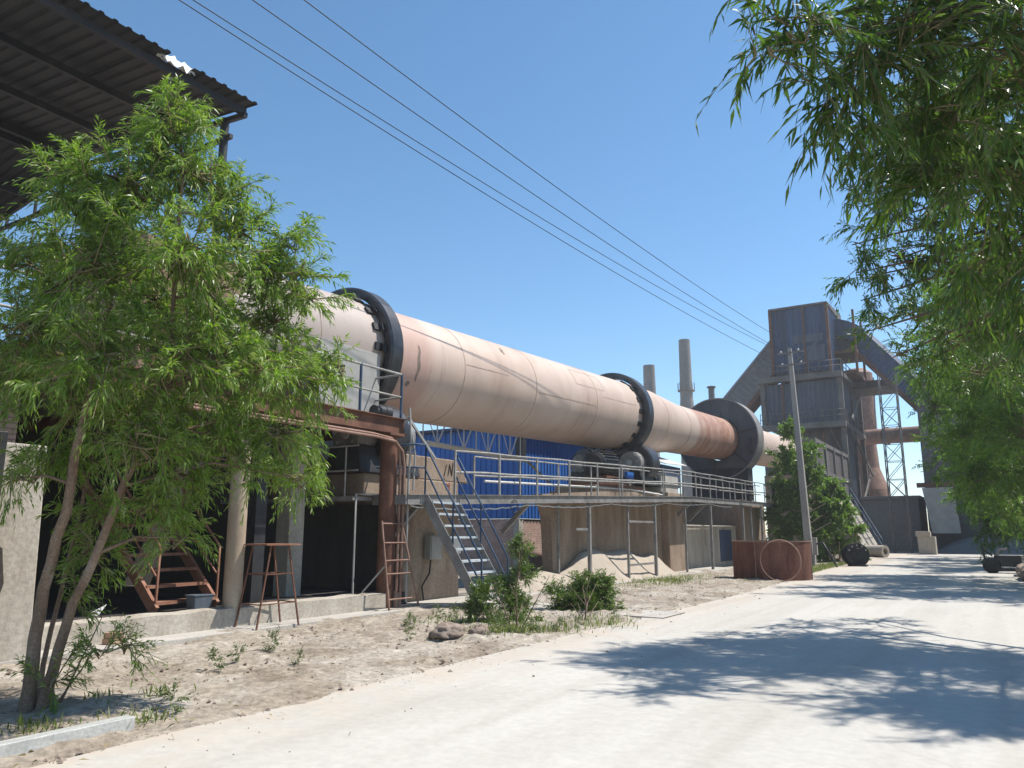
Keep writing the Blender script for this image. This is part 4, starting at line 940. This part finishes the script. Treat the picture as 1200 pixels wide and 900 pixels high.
m.build('core', M['brown_sheet'], tw)
MB().hexa([(-17.5, 77.7, 23.75), (-11.9, 77.7, 23.75), (-11.9, 86.3, 23.75), (-17.5, 86.3, 23.75)], [(-17.5, 77.7, 23.95), (-11.9, 77.7, 23.95), (-11.9, 86.3, 24.6), (-17.5, 86.3, 24.6)]).build('roof', M['brown_sheet'], tw)
for x, y in ((-18.55, 77.9), (-11.3, 77.9), (-11.3, 84), (-11.3, 90), (-18.5, 88)): MB().box(x - .22, x + .22, y - .22, y + .22, 0, 16.8).build('column', M['tower_steel'], tw)
for x in (-17.4, -12.0): MB().box(x - .13, x + .13, 77.7, 77.95, 16.9, 23.8).build('corner_post', M['rust'], tw)
for z in (16.3, 11.5): 
    m = MB(); m.box(-18.9, -11.0, 77.2, 78, z, z + .55); m.box(-11.6, -10.9, 78, 90, z, z + .45); m.build('floor_beam', M['tower_steel'], tw)
for z in (16.85, 12.05):
    m = MB()
    for h in (.55, 1.1): m.tube([(-18.8, 77.2, z + h), (-11.0, 77.2, z + h), (-10.9, 90, z + h)], .04, 5)
    for k in range(9): m.tube([(-18.8 + k * .975, 77.2, z), (-18.8 + k * .975, 77.2, z + 1.1)], .04, 5)
    for k in range(7): m.tube([(-10.95, 78 + k * 2, z), (-10.95, 78 + k * 2, z + 1.1)], .04, 5)
    m.build('railing', M['tower_steel'], tw)
m = MB()
m.bar((-12.0, 86, 17), (-9.9, 86, 17), .2); m.box(-12.0, -9.9, 80.5, 86, 19.2, 19.5); m.box(-12, -10.0, 80.5, 86, 17.1, 17.4); m.bar((-10.0, 80.5, 16.8), (-10.0, 80.5, 23.5), .22); m.bar((-10.0, 86, 16.8), (-10.0, 86, 23.5), .22)
m.build('side_frame', M['rust'], tw)
m = MB(); m.corr((-12.0, 83, 19.6), (1, 0, 0), (0, 0, 1), (0, -1, 0), 1.9, 2.6, .4, .06, .4); m.build('side_cladding', M['slate_sheet'], tw)
m = MB(); m.box(-14.7, -11.2, 62.0, 79.5, 0, 8.8); m.build('feed_chamber', M['brown_sheet'], tw)
m = MB()
for z in (3.4, 6.2, 8.5): m.box(-14.8, -11.1, 61.9, 78, z, z + .3)
for y in (61.85, 66, 70, 74): m.box(-11.2, -11.05, y, y + .3, 0, 8.8)
m.build('chamber_frame', M['tower_steel'], tw)
m = MB()
for x, z0, z1 in ((-16.6, 12.2, 16.2), (-14.2, 17, 23.6), (-13.1, 0, 11)): m.tube([(x, 77.6, z0), (x, 77.6, z1)], .1, 6)
m.build('pipes', M['rust'], tw)
m = MB(); m.bar((-18.4, 77.4, 12.6), (-14.5, 77.4, 8.6), .12); m.bar((-11.3, 77.4, 8.6), (-14.5, 77.4, 16.2), .05); m.bar((-16.8, 77.6, 17), (-13, 77.6, 20), .07); m.bar((-13.2, 77.6, 17), (-16, 77.6, 20), .07)
m.bar((-11.0, 90, 16.8), (-10.5, 78, 12.2), .12, .3); m.bar((-11.0, 78, 12.0), (-10.5, 90, 7.6), .12, .3); m.bar((-10.8, 90, 7.6), (-10.5, 78, 3.2), .12, .3)
m.build('bracing', M['tower_steel'], tw)

def gallery(name, a, b_, wy, h, material, label):
    a = Vector(a); b_ = Vector(b_); d = (b_ - a); L = d.length; d = d.normalized(); n = Vector((-d.z, 0, d.x))
    if n.z < 0: n = -n
    g = thing(name, tuple(a.lerp(b_, .5)), label, 'conveyor gallery')
    c = MB(); y0 = a.y - wy / 2; y1 = a.y + wy / 2
    for y, s in ((y0, -1), (y1, 1)): c.corr(Vector((a.x, y, a.z)), d, n, (0, s, 0), L, h, .6, .06, .4)
    c.build('side_cladding', material, g)
    r = MB(); q = [(0, 0), (wy / 2, .0)]
    t = [(y0 - .15, h), (y0 + .3, h + .3), (a.y, h + .42), (y1 - .3, h + .3), (y1 + .15, h)]
    vs = []; fs = []
    for e in (a, b_):
        for off in (0, -.06): vs += [Vector((e.x, yy, e.z)) + n * (hh + off) for yy, hh in t]
    for i in range(4): fs += [(i, i + 1, 11 + i, 10 + i), (5 + i, 15 + i, 16 + i, 6 + i)]
    fs += [(0, 10, 15, 5), (4, 9, 19, 14), (0, 5, 6, 1), (1, 6, 7, 2), (2, 7, 8, 3), (3, 8, 9, 4), (10, 11, 16, 15), (11, 12, 17, 16), (12, 13, 18, 17), (13, 14, 19, 18)]
    r.add(vs, fs); r.build('roof', material, g)
    f = MB(); 
    for yy in (y0, y1): f.bar(Vector((a.x, yy, a.z)) - n * .2, Vector((b_.x, yy, b_.z)) - n * .2, .2, .4, n)
    f.bar(Vector((a.x, a.y, a.z)) - n * .05, Vector((b_.x, a.y, b_.z)) - n * .05, wy, .12, n)
    f.build('floor_beam', M['rust'], g); return g
gallery('conveyor_gallery', (-24.2, 81, 10.9), (-15.4, 81, 20.4), 2.4, 2.3, M['gallery'], 'grey ribbed conveyor gallery rising from left into the preheater tower')
gallery('conveyor_gallery', (-10.55, 83.5, 20.3), (-1.0, 83.5, 8.4), 2.4, 1.7, M['blue_dull'], 'blue conveyor gallery sloping down right from the preheater tower')
hc = MB(); vs = []; fs = []
for i in range(15):
    t = i / 14; x = -12.4 + 3.1 * t; z = 23.3 - .5 * t - 1.0 * t ** 2.4
    vs += [(x, 82.1, z), (x, 84.9, z), (x, 84.9, z - 1.7 - .3 * t), (x, 82.1, z - 1.7 - .3 * t)]
    if i:
        a = 4 * i; fs += [(a - 4, a - 3, a + 1, a), (a - 2, a - 1, a + 3, a + 2), (a - 4, a, a + 3, a - 1), (a - 3, a - 2, a + 2, a + 1)]
fs += [(0, 3, 2, 1), (56, 57, 58, 59)]
hc.add(vs, fs, False); tag(hc.build('gallery_head', M['blue_dull']), 'curved blue hood joining the tower top to the sloping blue gallery', 'hood')

vs_ = thing('cyclone_vessel', (-12.4, 98, 0), 'rust red round vessel with a conical foot behind the tower', 'vessel')
MB().lathe((-12.3, 98, 0), (0, 0, 1), [(0, 2.1), (5.0, 2.2), (5.4, 2.5), (6.5, 2.4), (9, 1.6), (12, 1.45), (12.5, 1.7), (20.2, 1.7), (20.8, 1.0), (20.8, 0)], 40).build('shell', M['rust_pale'], vs_)
MB().tube([(-10.7, 97.2, 12.5), (-10.45, 97.2, 19.5)], .09, 6).build('pipe', M['pale_steel'], vs_)
du = thing('horizontal_duct', (-10, 92, 12), 'rusty horizontal duct from vessel to the lattice mast', 'duct')
MB().tube([(-13.5, 96, 12.4), (-5.5, 92, 12.0)], .85, 24).build('barrel', M['rust_pale'], du)
MB().lathe((-9.4, 94, 12.2), Vector((8, -4, -.4)), [(0, .9), (.0, 1.0), (.2, 1.0), (.2, .9)], 24, True).build('flange', M['rust'], du)
pf = MB(); pf.box(-13, -7.2, 84.5, 90, 16.2, 16.9); tag(pf.build('bridge_platform', M['brown_sheet']), 'dark flat platform bridging tower and lattice mast', 'platform')
lm = thing('lattice_mast', (-6.7, 72, 0), 'tall grey lattice mast between the tower and the dark building', 'mast')
m = MB(); x0, x1, y0, y1 = -7.3, -6.0, 71, 72.3
for x in (x0, x1):
    for y in (y0, y1): m.bar((x, y, 0), (x, y, 15), .09)
m.build('legs', M['tower_steel'], lm)
m = MB()
for k in range(10):
    z = k * 1.5
    for y in (y0, y1): m.bar((x0, y, z), (x1, y, z + 1.5), .045); m.bar((x1, y, z), (x0, y, z + 1.5), .045) if k % 2 else None; m.bar((x0, y, z), (x1, y, z), .045)
    for x in (x0, x1): m.bar((x, y0, z), (x, y1, z + 1.5), .045)
m.build('lattice', M['tower_steel'], lm)
db = thing('dark_building', (0, 84, 0), 'broad dark dusty building with a lit concrete panel at the road end', 'building')
MB().box(-4.9, 9, 76, 92, 0, 14.5).build('wall', M['dark_bldg'], db)
MB().box(-5.2, 9.3, 75.7, 92.3, 14.5, 14.8).build('roof', M['brown_sheet'], db)
MB().box(-5.5, -2.6, 75.6, 76, 5.5, 5.9).build('lintel', M['rust'], db)
MB().hexa([(-4.6, 75.0, 1.6), (-2.5, 75.0, 1.6), (-2.5, 75.4, 1.6), (-4.6, 75.4, 1.6)], [(-5.1, 75.4, 5.45), (-2.75, 75.4, 5.45), (-2.75, 75.8, 5.45), (-5.1, 75.8, 5.45)]).build('concrete_panel', M['conc_pale'], db)
MB().box(.2, 1.3, 75.9, 76.0, .2, 3.0).build('door', M['blue_dull'], db)
ls = MB().box(-10.2, -5.6, 77.5, 86, 0, 4.6); ls.box(-10.4, -5.4, 77.3, 86.2, 4.6, 4.9)
tag(ls.build('low_building', M['chim'], bevel=.05), 'low dusty grey flat roofed building behind the lattice mast', 'building')
gp = MB(); vs = []; fs = []
for j in range(13):
    for i in range(17):
        x = -4.6 + i * .5; y = 71.5 + j * .35; h = 1.5 * max(0, 1 - ((x + .5) / 4.2) ** 2) * max(0, (y - 71.5) / 4.2) * (1 + .2 * noise.noise(Vector((x, y, 2)))); vs.append((x, y, h))
for j in range(12):
    for i in range(16):
        a = j * 17 + i; fs.append((a, a + 1, a + 18, a + 17))
gp.add(vs, fs, True); tag(gp.build('gravel_heap', M['chim']), 'grey low gravel heap before the dark building at road end', 'gravel heap')
cb = thing('concrete_block', (-4.7, 67.6, 0), 'small pale concrete block at the end of the road', 'block')
MB().box(-5.2, -4.0, 67.3, 68.6, 0, 1.35).build('body', M['conc'], cb, .05); MB().box(-5.3, -4.3, 67.2, 68.4, 1.35, 1.75).build('cap', M['sand'], cb, .05)
fs_ = thing('access_stair', (-8.3, 61, 0), 'far steel access stair with blue rails on a rough stone ramp', 'stairs')
a = Vector((-9.6, 66.5, 4.2)); b_ = Vector((-7.0, 61.5, .2)); wv = Vector((-1.0, -.5, 0))
MB().hexa([a + Vector((0, 0, -4.2)), b_ + Vector((0, 0, -.25)), b_ + wv + Vector((0, 0, -.25)), a + wv + Vector((0, 0, -4.2))], [a, b_, b_ + wv, a + wv]).build('ramp', M['conc'], fs_, .03)
m = MB()
for h in (.5, 1.0): m.tube([a + Vector((0, 0, h)), b_ + Vector((0, 0, h))], .035, 5)
for k in range(8): p = a.lerp(b_, k / 7); m.tube([p, p + Vector((0, 0, 1.0))], .035, 5)
m.build('handrail', M['blue_rail'], fs_)
for x, h, r, l in ((-37.4, 30.4, .95, 'taller thin grey chimney behind the kiln, with a ladder cage'), (-43.2, 27.1, 1.0, 'shorter blunt brown chimney left of the taller one')):
    ch = thing('chimney', (x, 110, 0), l, 'chimney')
    MB().lathe((x, 110, 0), (0, 0, 1), [(0, r * 1.5), (h * .68, r * 1.06), (h * .7, r), (h, r * .88), (h, r * .7), (h - 2, r * .7)], 32).build('stack', M['chim'], ch)
    m = MB(); m.lathe((x, 110, 0), (0, 0, 1), [(h * .74, r), (h * .74, r * 1.35), (h * .745, r * 1.35), (h * .745, r)], 24, True)
    for k in range(12): t = k * math.pi / 6; m.tube([(x + r * 1.3 * math.cos(t), 110 + r * 1.3 * math.sin(t), h * .745), (x + r * 1.3 * math.cos(t), 110 + r * 1.3 * math.sin(t), h * .745 + 1.1)], .05, 4)
    if r < 1: m.build('gallery', M['chim'], ch)

# ------------------------------------------------------------------ trees
F = 900.; PIT = R(11.0035); YAW = R(31.7786)
fw = Vector((-math.sin(YAW) * math.cos(PIT), math.cos(YAW) * math.cos(PIT), math.sin(PIT))); rt = Vector((math.cos(YAW), math.sin(YAW), 0)); upv = rt.cross(fw)
def at(x, y, depth):
    """point of the plan sketch: column, row, metres from the viewpoint along its heading"""
    d = fw + rt * ((x - 600) / F) + upv * ((450 - y) / F); return Vector((0, 0, 1.6)) + d * depth

g = random.Random(3)
LT = [(205, 150, 7.4, .40), (225, 205, 7.5, .45), (150, 215, 7.2, .45), (80, 240, 7.2, .38), (265, 230, 7.9, .38), (215, 300, 7.0, .6), (110, 310, 7.0, .6), (35, 310, 7.4, .33),
      (300, 320, 7.8, .5), (350, 320, 8.0, .32), (350, 440, 7.7, .38), (300, 430, 7.4, .5), (210, 420, 7.2, .6), (110, 420, 6.7, .5), (40, 390, 7.2, .45), (260, 510, 7.6, .42),
      (330, 505, 7.8, .35), (160, 520, 7.0, .45), (80, 470, 7.2, .4), (180, 590, 7.3, .28), (230, 560, 7.6, .3), (120, 600, 7.6, .26), (180, 350, 8.3, .6), (250, 380, 8.6, .5), (140, 270, 8.2, .55), (60, 350, 8.2, .5), (20, 450, 7.6, .3), (25, 560, 6.9, .22), (380, 440, 7.9, .2), (365, 350, 8.0, .22), (205, 120, 7.4, .2), (68, 205, 7.2, .22), (100, 215, 7.2, .35), (180, 180, 7.4, .35), (340, 290, 8.0, .28), (280, 270, 7.9, .35), (15, 400, 7.4, .36), (320, 380, 8.1, .45), (150, 470, 7.8, .5), (260, 450, 8.2, .45), (70, 530, 7.5, .35), (345, 560, 7.8, .24), (205, 630, 7.4, .24), (110, 650, 7.4, .2), (395, 430, 7.8, .2), (290, 545, 7.7, .28)]
lobes = [(tuple(at(x, y, d)), r) for x, y, d, r in LT]
B0 = Vector((-7.6, 3.95, 0))
def chain(*q): return [tuple(p) for p in q]
st1 = chain(B0, at(45, 720, 7.05), at(75, 600, 7.05), at(105, 470, 7.1), at(125, 370, 7.15), at(150, 260, 7.2))
st2 = chain(B0 + Vector((.12, .08, 0)), at(75, 735, 7.1), at(125, 620, 7.15), at(165, 520, 7.2), at(200, 400, 7.3), at(215, 200, 7.4))
st3 = chain(B0 + Vector((-.05, .12, 0)), at(50, 780, 7.2), at(90, 620, 7.5), at(115, 500, 7.7), at(170, 380, 8.0))
tree('willow_tree', B0, [(st1, .064, .016), (st2, .054, .015), (st3, .028, .01)], lobes, (.11, .0135), 'multi stemmed young willow tree in the left foreground before the platform',
     ntw=1080, nl=16, tl=.34, droop=.32, seed=11, leafm='leaf_left', branch_r=.02, barkm='bark_pale')
# suckers at its foot
tree('willow_shoots', B0 + Vector((.25, .1, 0)), [(chain(B0 + Vector((.2, .1, 0)), B0 + Vector((.5, .25, .5))), .012, .004), (chain(B0 + Vector((.2, .15, 0)), B0 + Vector((.2, .5, .8))), .012, .004)],
     [(tuple(at(110, 760, 7.0)), .2), (tuple(at(150, 755, 7.0)), .15), (tuple(at(85, 700, 7.2)), .2), (tuple(at(60, 800, 6.8)), .2), (tuple(at(105, 640, 7.3)), .2)], (.10, .013),
     'low leafy shoots sprouting at the foot of the left willow', 'shoots', ntw=900, nl=12, tl=.34, droop=.1, seed=12, leafm='leaf_left', branch_r=.008)

# right row: trunks stand on the bank, out past the picture's edge
def rowtree(y, x, h, lobes, label, seed, ntw, leaf, nl=14, tl=.8, r0=.17, leafm='leaf_right'):
    st = chain((x, y, .2), (x - .1, y + .1, h * .3), (x - .25, y, h * .55), (x - .3, y, h * .85))
    s2 = chain((x - .1, y + .1, h * .3), (x - .7, y - .6, h * .5), (x - 1.1, y - .8, h * .72))
    return tree('willow_tree', (x, y, .2), [(st, r0, .05), (s2, r0 * .6, .04)], lobes, leaf, label, group='willows along the right bank', ntw=ntw, nl=nl, tl=tl, droop=.24, seed=seed,
                leafm=leafm, branch_r=.06, twig_r=.005, up=.2)
def cloud(n, xr, yr, zr, rr, seed, keep=lambda p: True):
    g = random.Random(seed); out = []
    while len(out) < n:
        p = (g.uniform(*xr), g.uniform(*yr), g.uniform(*zr))
        if keep(p): out.append((p, g.uniform(*rr)))
    return out
nearl = [(tuple(at(x, y, d)), r) for x, y, d, r in [(985, 40, 3.9, .24), (1040, 70, 4.0, .34), (1000, 100, 4.1, .2), (1090, 30, 4.2, .4), (1120, 130, 4.2, .42), (1180, 60, 4.0, .45), (1180, 200, 4.3, .5), (1110, 220, 4.5, .3),
        (1180, 300, 4.7, .3), (1010, 60, 4.3, .3), (1060, 140, 4.5, .3), (1150, 20, 4.6, .4), (930, 50, 3.8, .15), (900, 55, 3.75, .10), (955, 20, 3.9, .16), (950, 95, 3.85, .13), (975, 120, 4.0, .14), (920, 25, 3.8, .14), (885, 66, 3.75, .06), (1240, 250, 4.4, .6), (1260, 80, 4.2, .6), (1050, -30, 4.2, .4), (1160, -50, 4.2, .5), (852, -32, 3.7, .10), (920, -60, 3.8, .2)]]
tree('willow_tree', (2.6, 5.2, .3), [(chain((2.6, 5.2, .2), (2.4, 5.2, 1.8), (2.0, 5.1, 3.4), (1.6, 5.0, 5.2)), .16, .06), (chain((2.0, 5.1, 3.4), (1.2, 4.8, 4.2), (.7, 4.6, 4.5), (.3, 4.4, 4.4)), .05, .008)], nearl, (.135, .017),
     'overhanging willow with long leaves coloured dark as if backlit in the near upper right corner', group='willows along the right bank', ntw=400, nl=15, tl=.42, droop=.42, seed=21, leafm='leaf_right', branch_r=.008, barkm='bark_dark', twig_r=.003, up=-.12)
ok = lambda p: p[0] > -.112 * p[1] - .0 + (.35 if p[2] < 6 else -.2)
g2 = random.Random(5); l2 = []
while len(l2) < 50:                                   # crown of the second willow: tall, leaning over the road
    z = g2.uniform(5.0, 12.6); xs = g2.uniform(-4.3, 2.5); ys = g2.uniform(8.0, 12.5)
    p = (xs + .433 * z, ys + .433 * z, z)
    lim = -.035 * p[1] if z < 7 else (-.055 * p[1] if z < 9 else -.10 * p[1])
    if p[0] > lim and p[0] < 5 and (xs > -1.5 or ((xs + 1.5) / 2.9) ** 2 + ((ys - 10.2) / 2.4) ** 2 < 1): l2.append((p, g2.uniform(.65, 1.05)))
l2 += [(tuple(at(x, y, d)), r) for x, y, d, r in [(1035, 205, 12, .5), (1050, 255, 12.5, .6), (1038, 320, 13, .5), (1075, 365, 14, .55), (1100, 300, 13, .7), (1110, 400, 15, .6), (1140, 345, 14, .7), (1085, 425, 15.5, .4),
       (1090, 210, 12, .65), (1150, 250, 12.5, .75), (1200, 300, 12.5, .75), (1016, 350, 13.5, .26), (1006, 285, 12.5, .26), (1008, 175, 12, .3), (1060, 160, 12, .5), (1150, 435, 15.5, .7), (1185, 380, 14, .7), (1015, 240, 12.5, .3), (1012, 318, 13, .32), (1028, 385, 14, .36), (1055, 415, 15, .4), (1130, 180, 12, .7), (1180, 200, 12, .75), (1060, 300, 13, .5), (1170, 330, 13, .7)]]
rowtree(15, 3.0, 11, l2, 'tall willow whose crown fills the right side above the road shadow', 31, 270, (.15, .024), nl=15, tl=.55)
l3 = cloud(34, (-2.3, 5), (25, 34), (2.8, 10.5), (1.0, 1.6), 6, lambda p: p[0] > -.035 * p[1] + (.9 if p[2] < 4.4 else .2))
l3 += [(tuple(at(x, y, d)), r) for x, y, d, r in [(1155, 560, 30, 1.0), (1185, 600, 29, 1.0), (1195, 530, 28, 1.2), (1110, 520, 31, .9), (1095, 475, 31, .9), (1165, 490, 30, 1.2), (1130, 575, 32, .7),
       (1110, 415, 31, 1.3), (1150, 440, 31, 1.6), (1185, 390, 30, 1.6), (1080, 440, 32, .8)]]
rowtree(30, 3.2, 10, l3, 'willow midway along the right bank with boughs coloured a sunlit yellow green', 32, 230, (.18, .034), nl=14, tl=.65, leafm='leaf_back')
l4 = cloud(28, (-1.6, 6), (41, 51), (2.2, 10), (1.2, 1.9), 8, lambda p: p[0] > -.025 * p[1] + (1.2 if p[2] < 4 else .4))
rowtree(46, 3.4, 10, l4, 'farthest willow on the right bank, in front of the dark building', 33, 170, (.22, .045), nl=13, tl=.8)
l5 = cloud(22, (-.3, 6), (54, 66), (2.6, 11), (1.4, 2.2), 9)
rowtree(60, 4.6, 10, l5, 'last willow on the bank beside the dark building wall', 34, 90, (.28, .06), nl=12, tl=1.0)

# tree behind the pole
mt = [(tuple(at(x, y, d)), r) for x, y, d, r in [(925, 505, 43, .55), (922, 540, 43, .85), (945, 560, 43.5, 1.0), (930, 590, 43, 1.1), (965, 590, 43.5, 1.1), (955, 620, 43, 1.1), (925, 620, 43, .8), (980, 610, 43, .9), (1000, 622, 43.5, .5), (945, 530, 43, .6), (905, 605, 43, .5), (915, 640, 43, .6), (950, 645, 43, .8), (975, 570, 44, .6), (915, 575, 43, .7), (990, 600, 43.5, .5)]]
tree('roadside_tree', (-8.55, 43.4, 0), [(chain((-8.55, 43.4, 0), (-8.5, 43.4, 2), (-8.6, 43.5, 4.5), (-8.8, 43.5, 6.8)), .12, .03)], mt, (.17, .085), 'bushy green tree standing behind the leaning utility pole', ntw=620, nl=12, tl=.55, droop=.15, seed=41, leafm='leaf_mid', branch_r=.03, twig_r=.006, barkm='bark_dark')
lb = [(tuple(at(x, y, d)), r) for x, y, d, r in [(985, 640, 44, .7), (1000, 648, 44, .45), (970, 650, 43, .5), (1012, 652, 46, .3)]]
tree('roadside_shrub', (-7.1, 44, 0), [(chain((-7.1, 44, 0), (-7.1, 44, .8)), .03, .01)], lb, (.2, .05), 'bright low shrub between the pole tree and the black fitting', 'shrub', ntw=600, nl=11, tl=.5, droop=.1, seed=42, leafm='leaf_bush', branch_r=.02, twig_r=.006)

# roadside bushes
b1 = [(tuple(at(x, y, d)), r) for x, y, d, r in [(608, 652, 14.4, .19), (613, 675, 14.4, .2), (590, 690, 14.2, .2), (570, 700, 13.8, .24), (600, 715, 13.9, .22), (575, 730, 13.5, .22), (618, 712, 14.2, .14), (610, 735, 13.5, .15), (560, 720, 13.6, .22), (585, 745, 13.1, .2), (632, 735, 13.7, .14), (612, 636, 14.4, .12), (605, 705, 14.2, .22)]]
tree('roadside_shrub', (-6.9, 11.3, 0), [(chain((-6.9, 11.3, 0), (-6.98, 11.4, .7), (-6.9, 11.5, 1.45)), .014, .005), (chain((-6.95, 11.25, 0), (-7.3, 11.2, .8)), .012, .004), (chain((-6.85, 11.3, 0), (-6.5, 11.7, .9)), .012, .004)],
     b1, (.10, .017), 'sparse taller shrub with thin upright shoots next to the rocks', 'shrub', ntw=2400, nl=13, tl=.30, droop=.05, seed=51, leafm='leaf_bush', branch_r=.008, twig_r=.003, up=.8)
b2 = [(tuple(at(x, y, d)), r) for x, y, d, r in [(680, 695, 16, .3), (695, 705, 15.8, .3), (670, 712, 15.8, .28), (690, 722, 15.6, .26), (710, 690, 16, .2), (650, 695, 16.1, .16), (700, 680, 16.1, .18), (715, 712, 15.9, .18), (655, 715, 15.9, .15)]]
tree('roadside_shrub', (-6.55, 13.1, 0), [(chain((-6.55, 13.1, 0), (-6.5, 13.1, .6)), .016, .006)], b2, (.105, .02), 'dense round leafy shrub on the verge near the concrete path', 'shrub', ntw=3000, nl=13, tl=.36, droop=.2, seed=52, leafm='leaf_bush', branch_r=.01, twig_r=.003, up=.55)

# low weeds: one built, then copied
def weed(loc, seed, s=1.0):
    loc = Vector(loc)
    P, D, L, W, twg = sprigs([((loc.x, loc.y, .09 * s), (.17 * s, .17 * s, .07 * s))], 2200 / s ** 2, 9, .15 * s, .1, (.05 * s, .014 * s), seed, .7)
    r = thing('weed_tuft', loc, '', 'weed'); leaf_mesh('leaves', P, D, L, W, M['leaf_grey'], r, seed); return r
w0 = weed((-7.6, 9.4, .03), 61); w1 = weed((-6.4, 11.0, .03), 62, 1.3)
spots = [(w0, (-7.6, 9.4)), (w1, (-6.5, 10.9)), (w0, (-6.2, 11.4)), (w0, (-6.05, 11.9)), (w1, (-6.75, 10.6)), (w0, (-8.3, 10.2)), (w0, (-8.9, 10.9)), (w1, (-8.1, 11.3)), (w0, (-7.9, 6.2)), (w0, (-8.1, 6.6)), (w0, (-7.3, 6.9)),
         (w1, (-7.6, 12.6)), (w0, (-6.2, 13.6)), (w1, (-9.3, 12.2)), (w0, (-8.4, 7.5)), (w0, (-6.35, 4.6)), (w1, (-8.9, 12.9))]
for i, (src, (x, y)) in enumerate(spots):
    o = src if i < 2 else copy_tree(src)
    o.location = (x, y, .04); o.rotation_euler.z = i * 1.7; sc_ = .75 + .5 * ((i * 37) % 10) / 10; o.scale = (sc_,) * 3
    o['label'] = 'small grey green weed tuft growing on the bare dirt verge'; o['group'] = 'weed tufts on the dirt verge'

# grass strips
def grass(name, pts, hgt, label, seed):
    g = np.random.default_rng(seed); n = len(pts); P = np.array(pts, dtype=float)
    D = g.normal(size=(n, 3)) * .45 + np.array([0, 0, 1.]); D /= np.linalg.norm(D, axis=1)[:, None]
    rt_ = bpy.data.objects.new('tmp', None); rt_.location = (0, 0, 0)
    o = leaf_mesh(name, P, D, hgt * (.5 + g.random(n)), .012 + .01 * g.random(n), M['grass'], rt_, seed); o.parent = None; bpy.data.objects.remove(rt_)
    return tag(o, label, 'grass', kind='stuff')
gp_ = []
rg_ = random.Random(5)
for _ in range(5200):
    y = rg_.uniform(26, 44); e = road_edge(y); x = e - abs(rg_.gauss(.0, .55)) + .1
    if noise.noise(Vector((x * .7, y * .5, 3))) > -.1 or y > 33: gp_.append((x, y, .02))
for _ in range(1500):
    gp_.append((rg_.gauss(-9.4, .5), rg_.gauss(24.8, 1.8), .03))
grass('grass', gp_, .17, 'thin green grass along the verge by the rust ring and pole', 71)
gp_ = []
for cx, cy, n in ((-6.3, 4.25, 90), (-6.75, 3.6, 80), (-7.3, 4.4, 60), (-6.9, 11.0, 600), (-6.4, 11.5, 250), (-6.35, 13.3, 160), (-6.0, 12.6, 160), (-7.1, 4.9, 40), (-8.6, 11.6, 160)):
    for _ in range(n): gp_.append((rg_.gauss(cx, .12 if n < 100 else .3), rg_.gauss(cy, .12 if n < 100 else .35), .03))
grass('grass', gp_, .14, 'scattered dry grass blades on the near dirt verge', 72)

# ------------------------------------------------------------------ dusty air
hm = bpy.data.materials.new('dusty_air'); hm.use_nodes = True; hn = hm.node_tree
for n_ in list(hn.nodes):
    if n_.type == 'BSDF_PRINCIPLED': hn.nodes.remove(n_)
pv = hn.nodes.new('ShaderNodeVolumePrincipled'); pv.inputs['Color'].default_value = (.92, .92, .92, 1); pv.inputs['Density'].default_value = .0009; pv.inputs['Anisotropy'].default_value = .25
hn.links.new(pv.outputs[0], [n_ for n_ in hn.nodes if n_.type == 'OUTPUT_MATERIAL'][0].inputs['Volume'])
tag(MB().box(-405, 405, -125, 705, -1.7, 36).build('haze', hm), kind='stuff')

# ------------------------------------------------------------------ light, sky, camera
w = bpy.data.worlds.new('World'); scene.world = w; w.use_nodes = True
nt = w.node_tree; sk = nt.nodes.new('ShaderNodeTexSky'); sk.sky_type = 'NISHITA'; sk.sun_disc = False
EL, AZ = R(58.5), R(45)
sk.sun_elevation = EL; sk.sun_rotation = AZ; sk.altitude = 1400; sk.air_density = 1.0; sk.dust_density = .15; sk.ozone_density = 1.4
bg = nt.nodes['Background']; bg.inputs[1].default_value = .138; hs_ = nt.nodes.new('ShaderNodeHueSaturation'); hs_.inputs['Saturation'].default_value = 1.16; hs_.inputs['Hue'].default_value = .492; nt.links.new(sk.outputs[0], hs_.inputs['Color']); nt.links.new(hs_.outputs[0], bg.inputs[0])
ld_ = bpy.data.lights.new('Sun', 'SUN'); ld_.energy = 5.0; ld_.angle = R(.53); ld_.color = (1, .95, .87)
lo = bpy.data.objects.new('Sun', ld_); COL.objects.link(lo)
dv = Vector((math.sin(AZ) * math.cos(EL), math.cos(AZ) * math.cos(EL), math.sin(EL))); lo.rotation_euler = dv.to_track_quat('Z', 'Y').to_euler(); lo.location = dv * 60
cam = bpy.data.cameras.new('Camera'); co = bpy.data.objects.new('Camera', cam); COL.objects.link(co)
cam.sensor_width = 36; cam.lens = 27; cam.clip_end = 3000; cam.clip_start = .05
co.location = (0, 0, 1.6); co.rotation_euler = (R(90) + PIT, 0, YAW); scene.camera = co
scene.view_settings.view_transform = 'Standard'; scene.view_settings.look = 'None'; scene.view_settings.gamma = 1; scene.view_settings.exposure = .50
scene.render.engine = 'CYCLES'; scene.cycles.max_bounces = 8; scene.cycles.transparent_max_bounces = 8
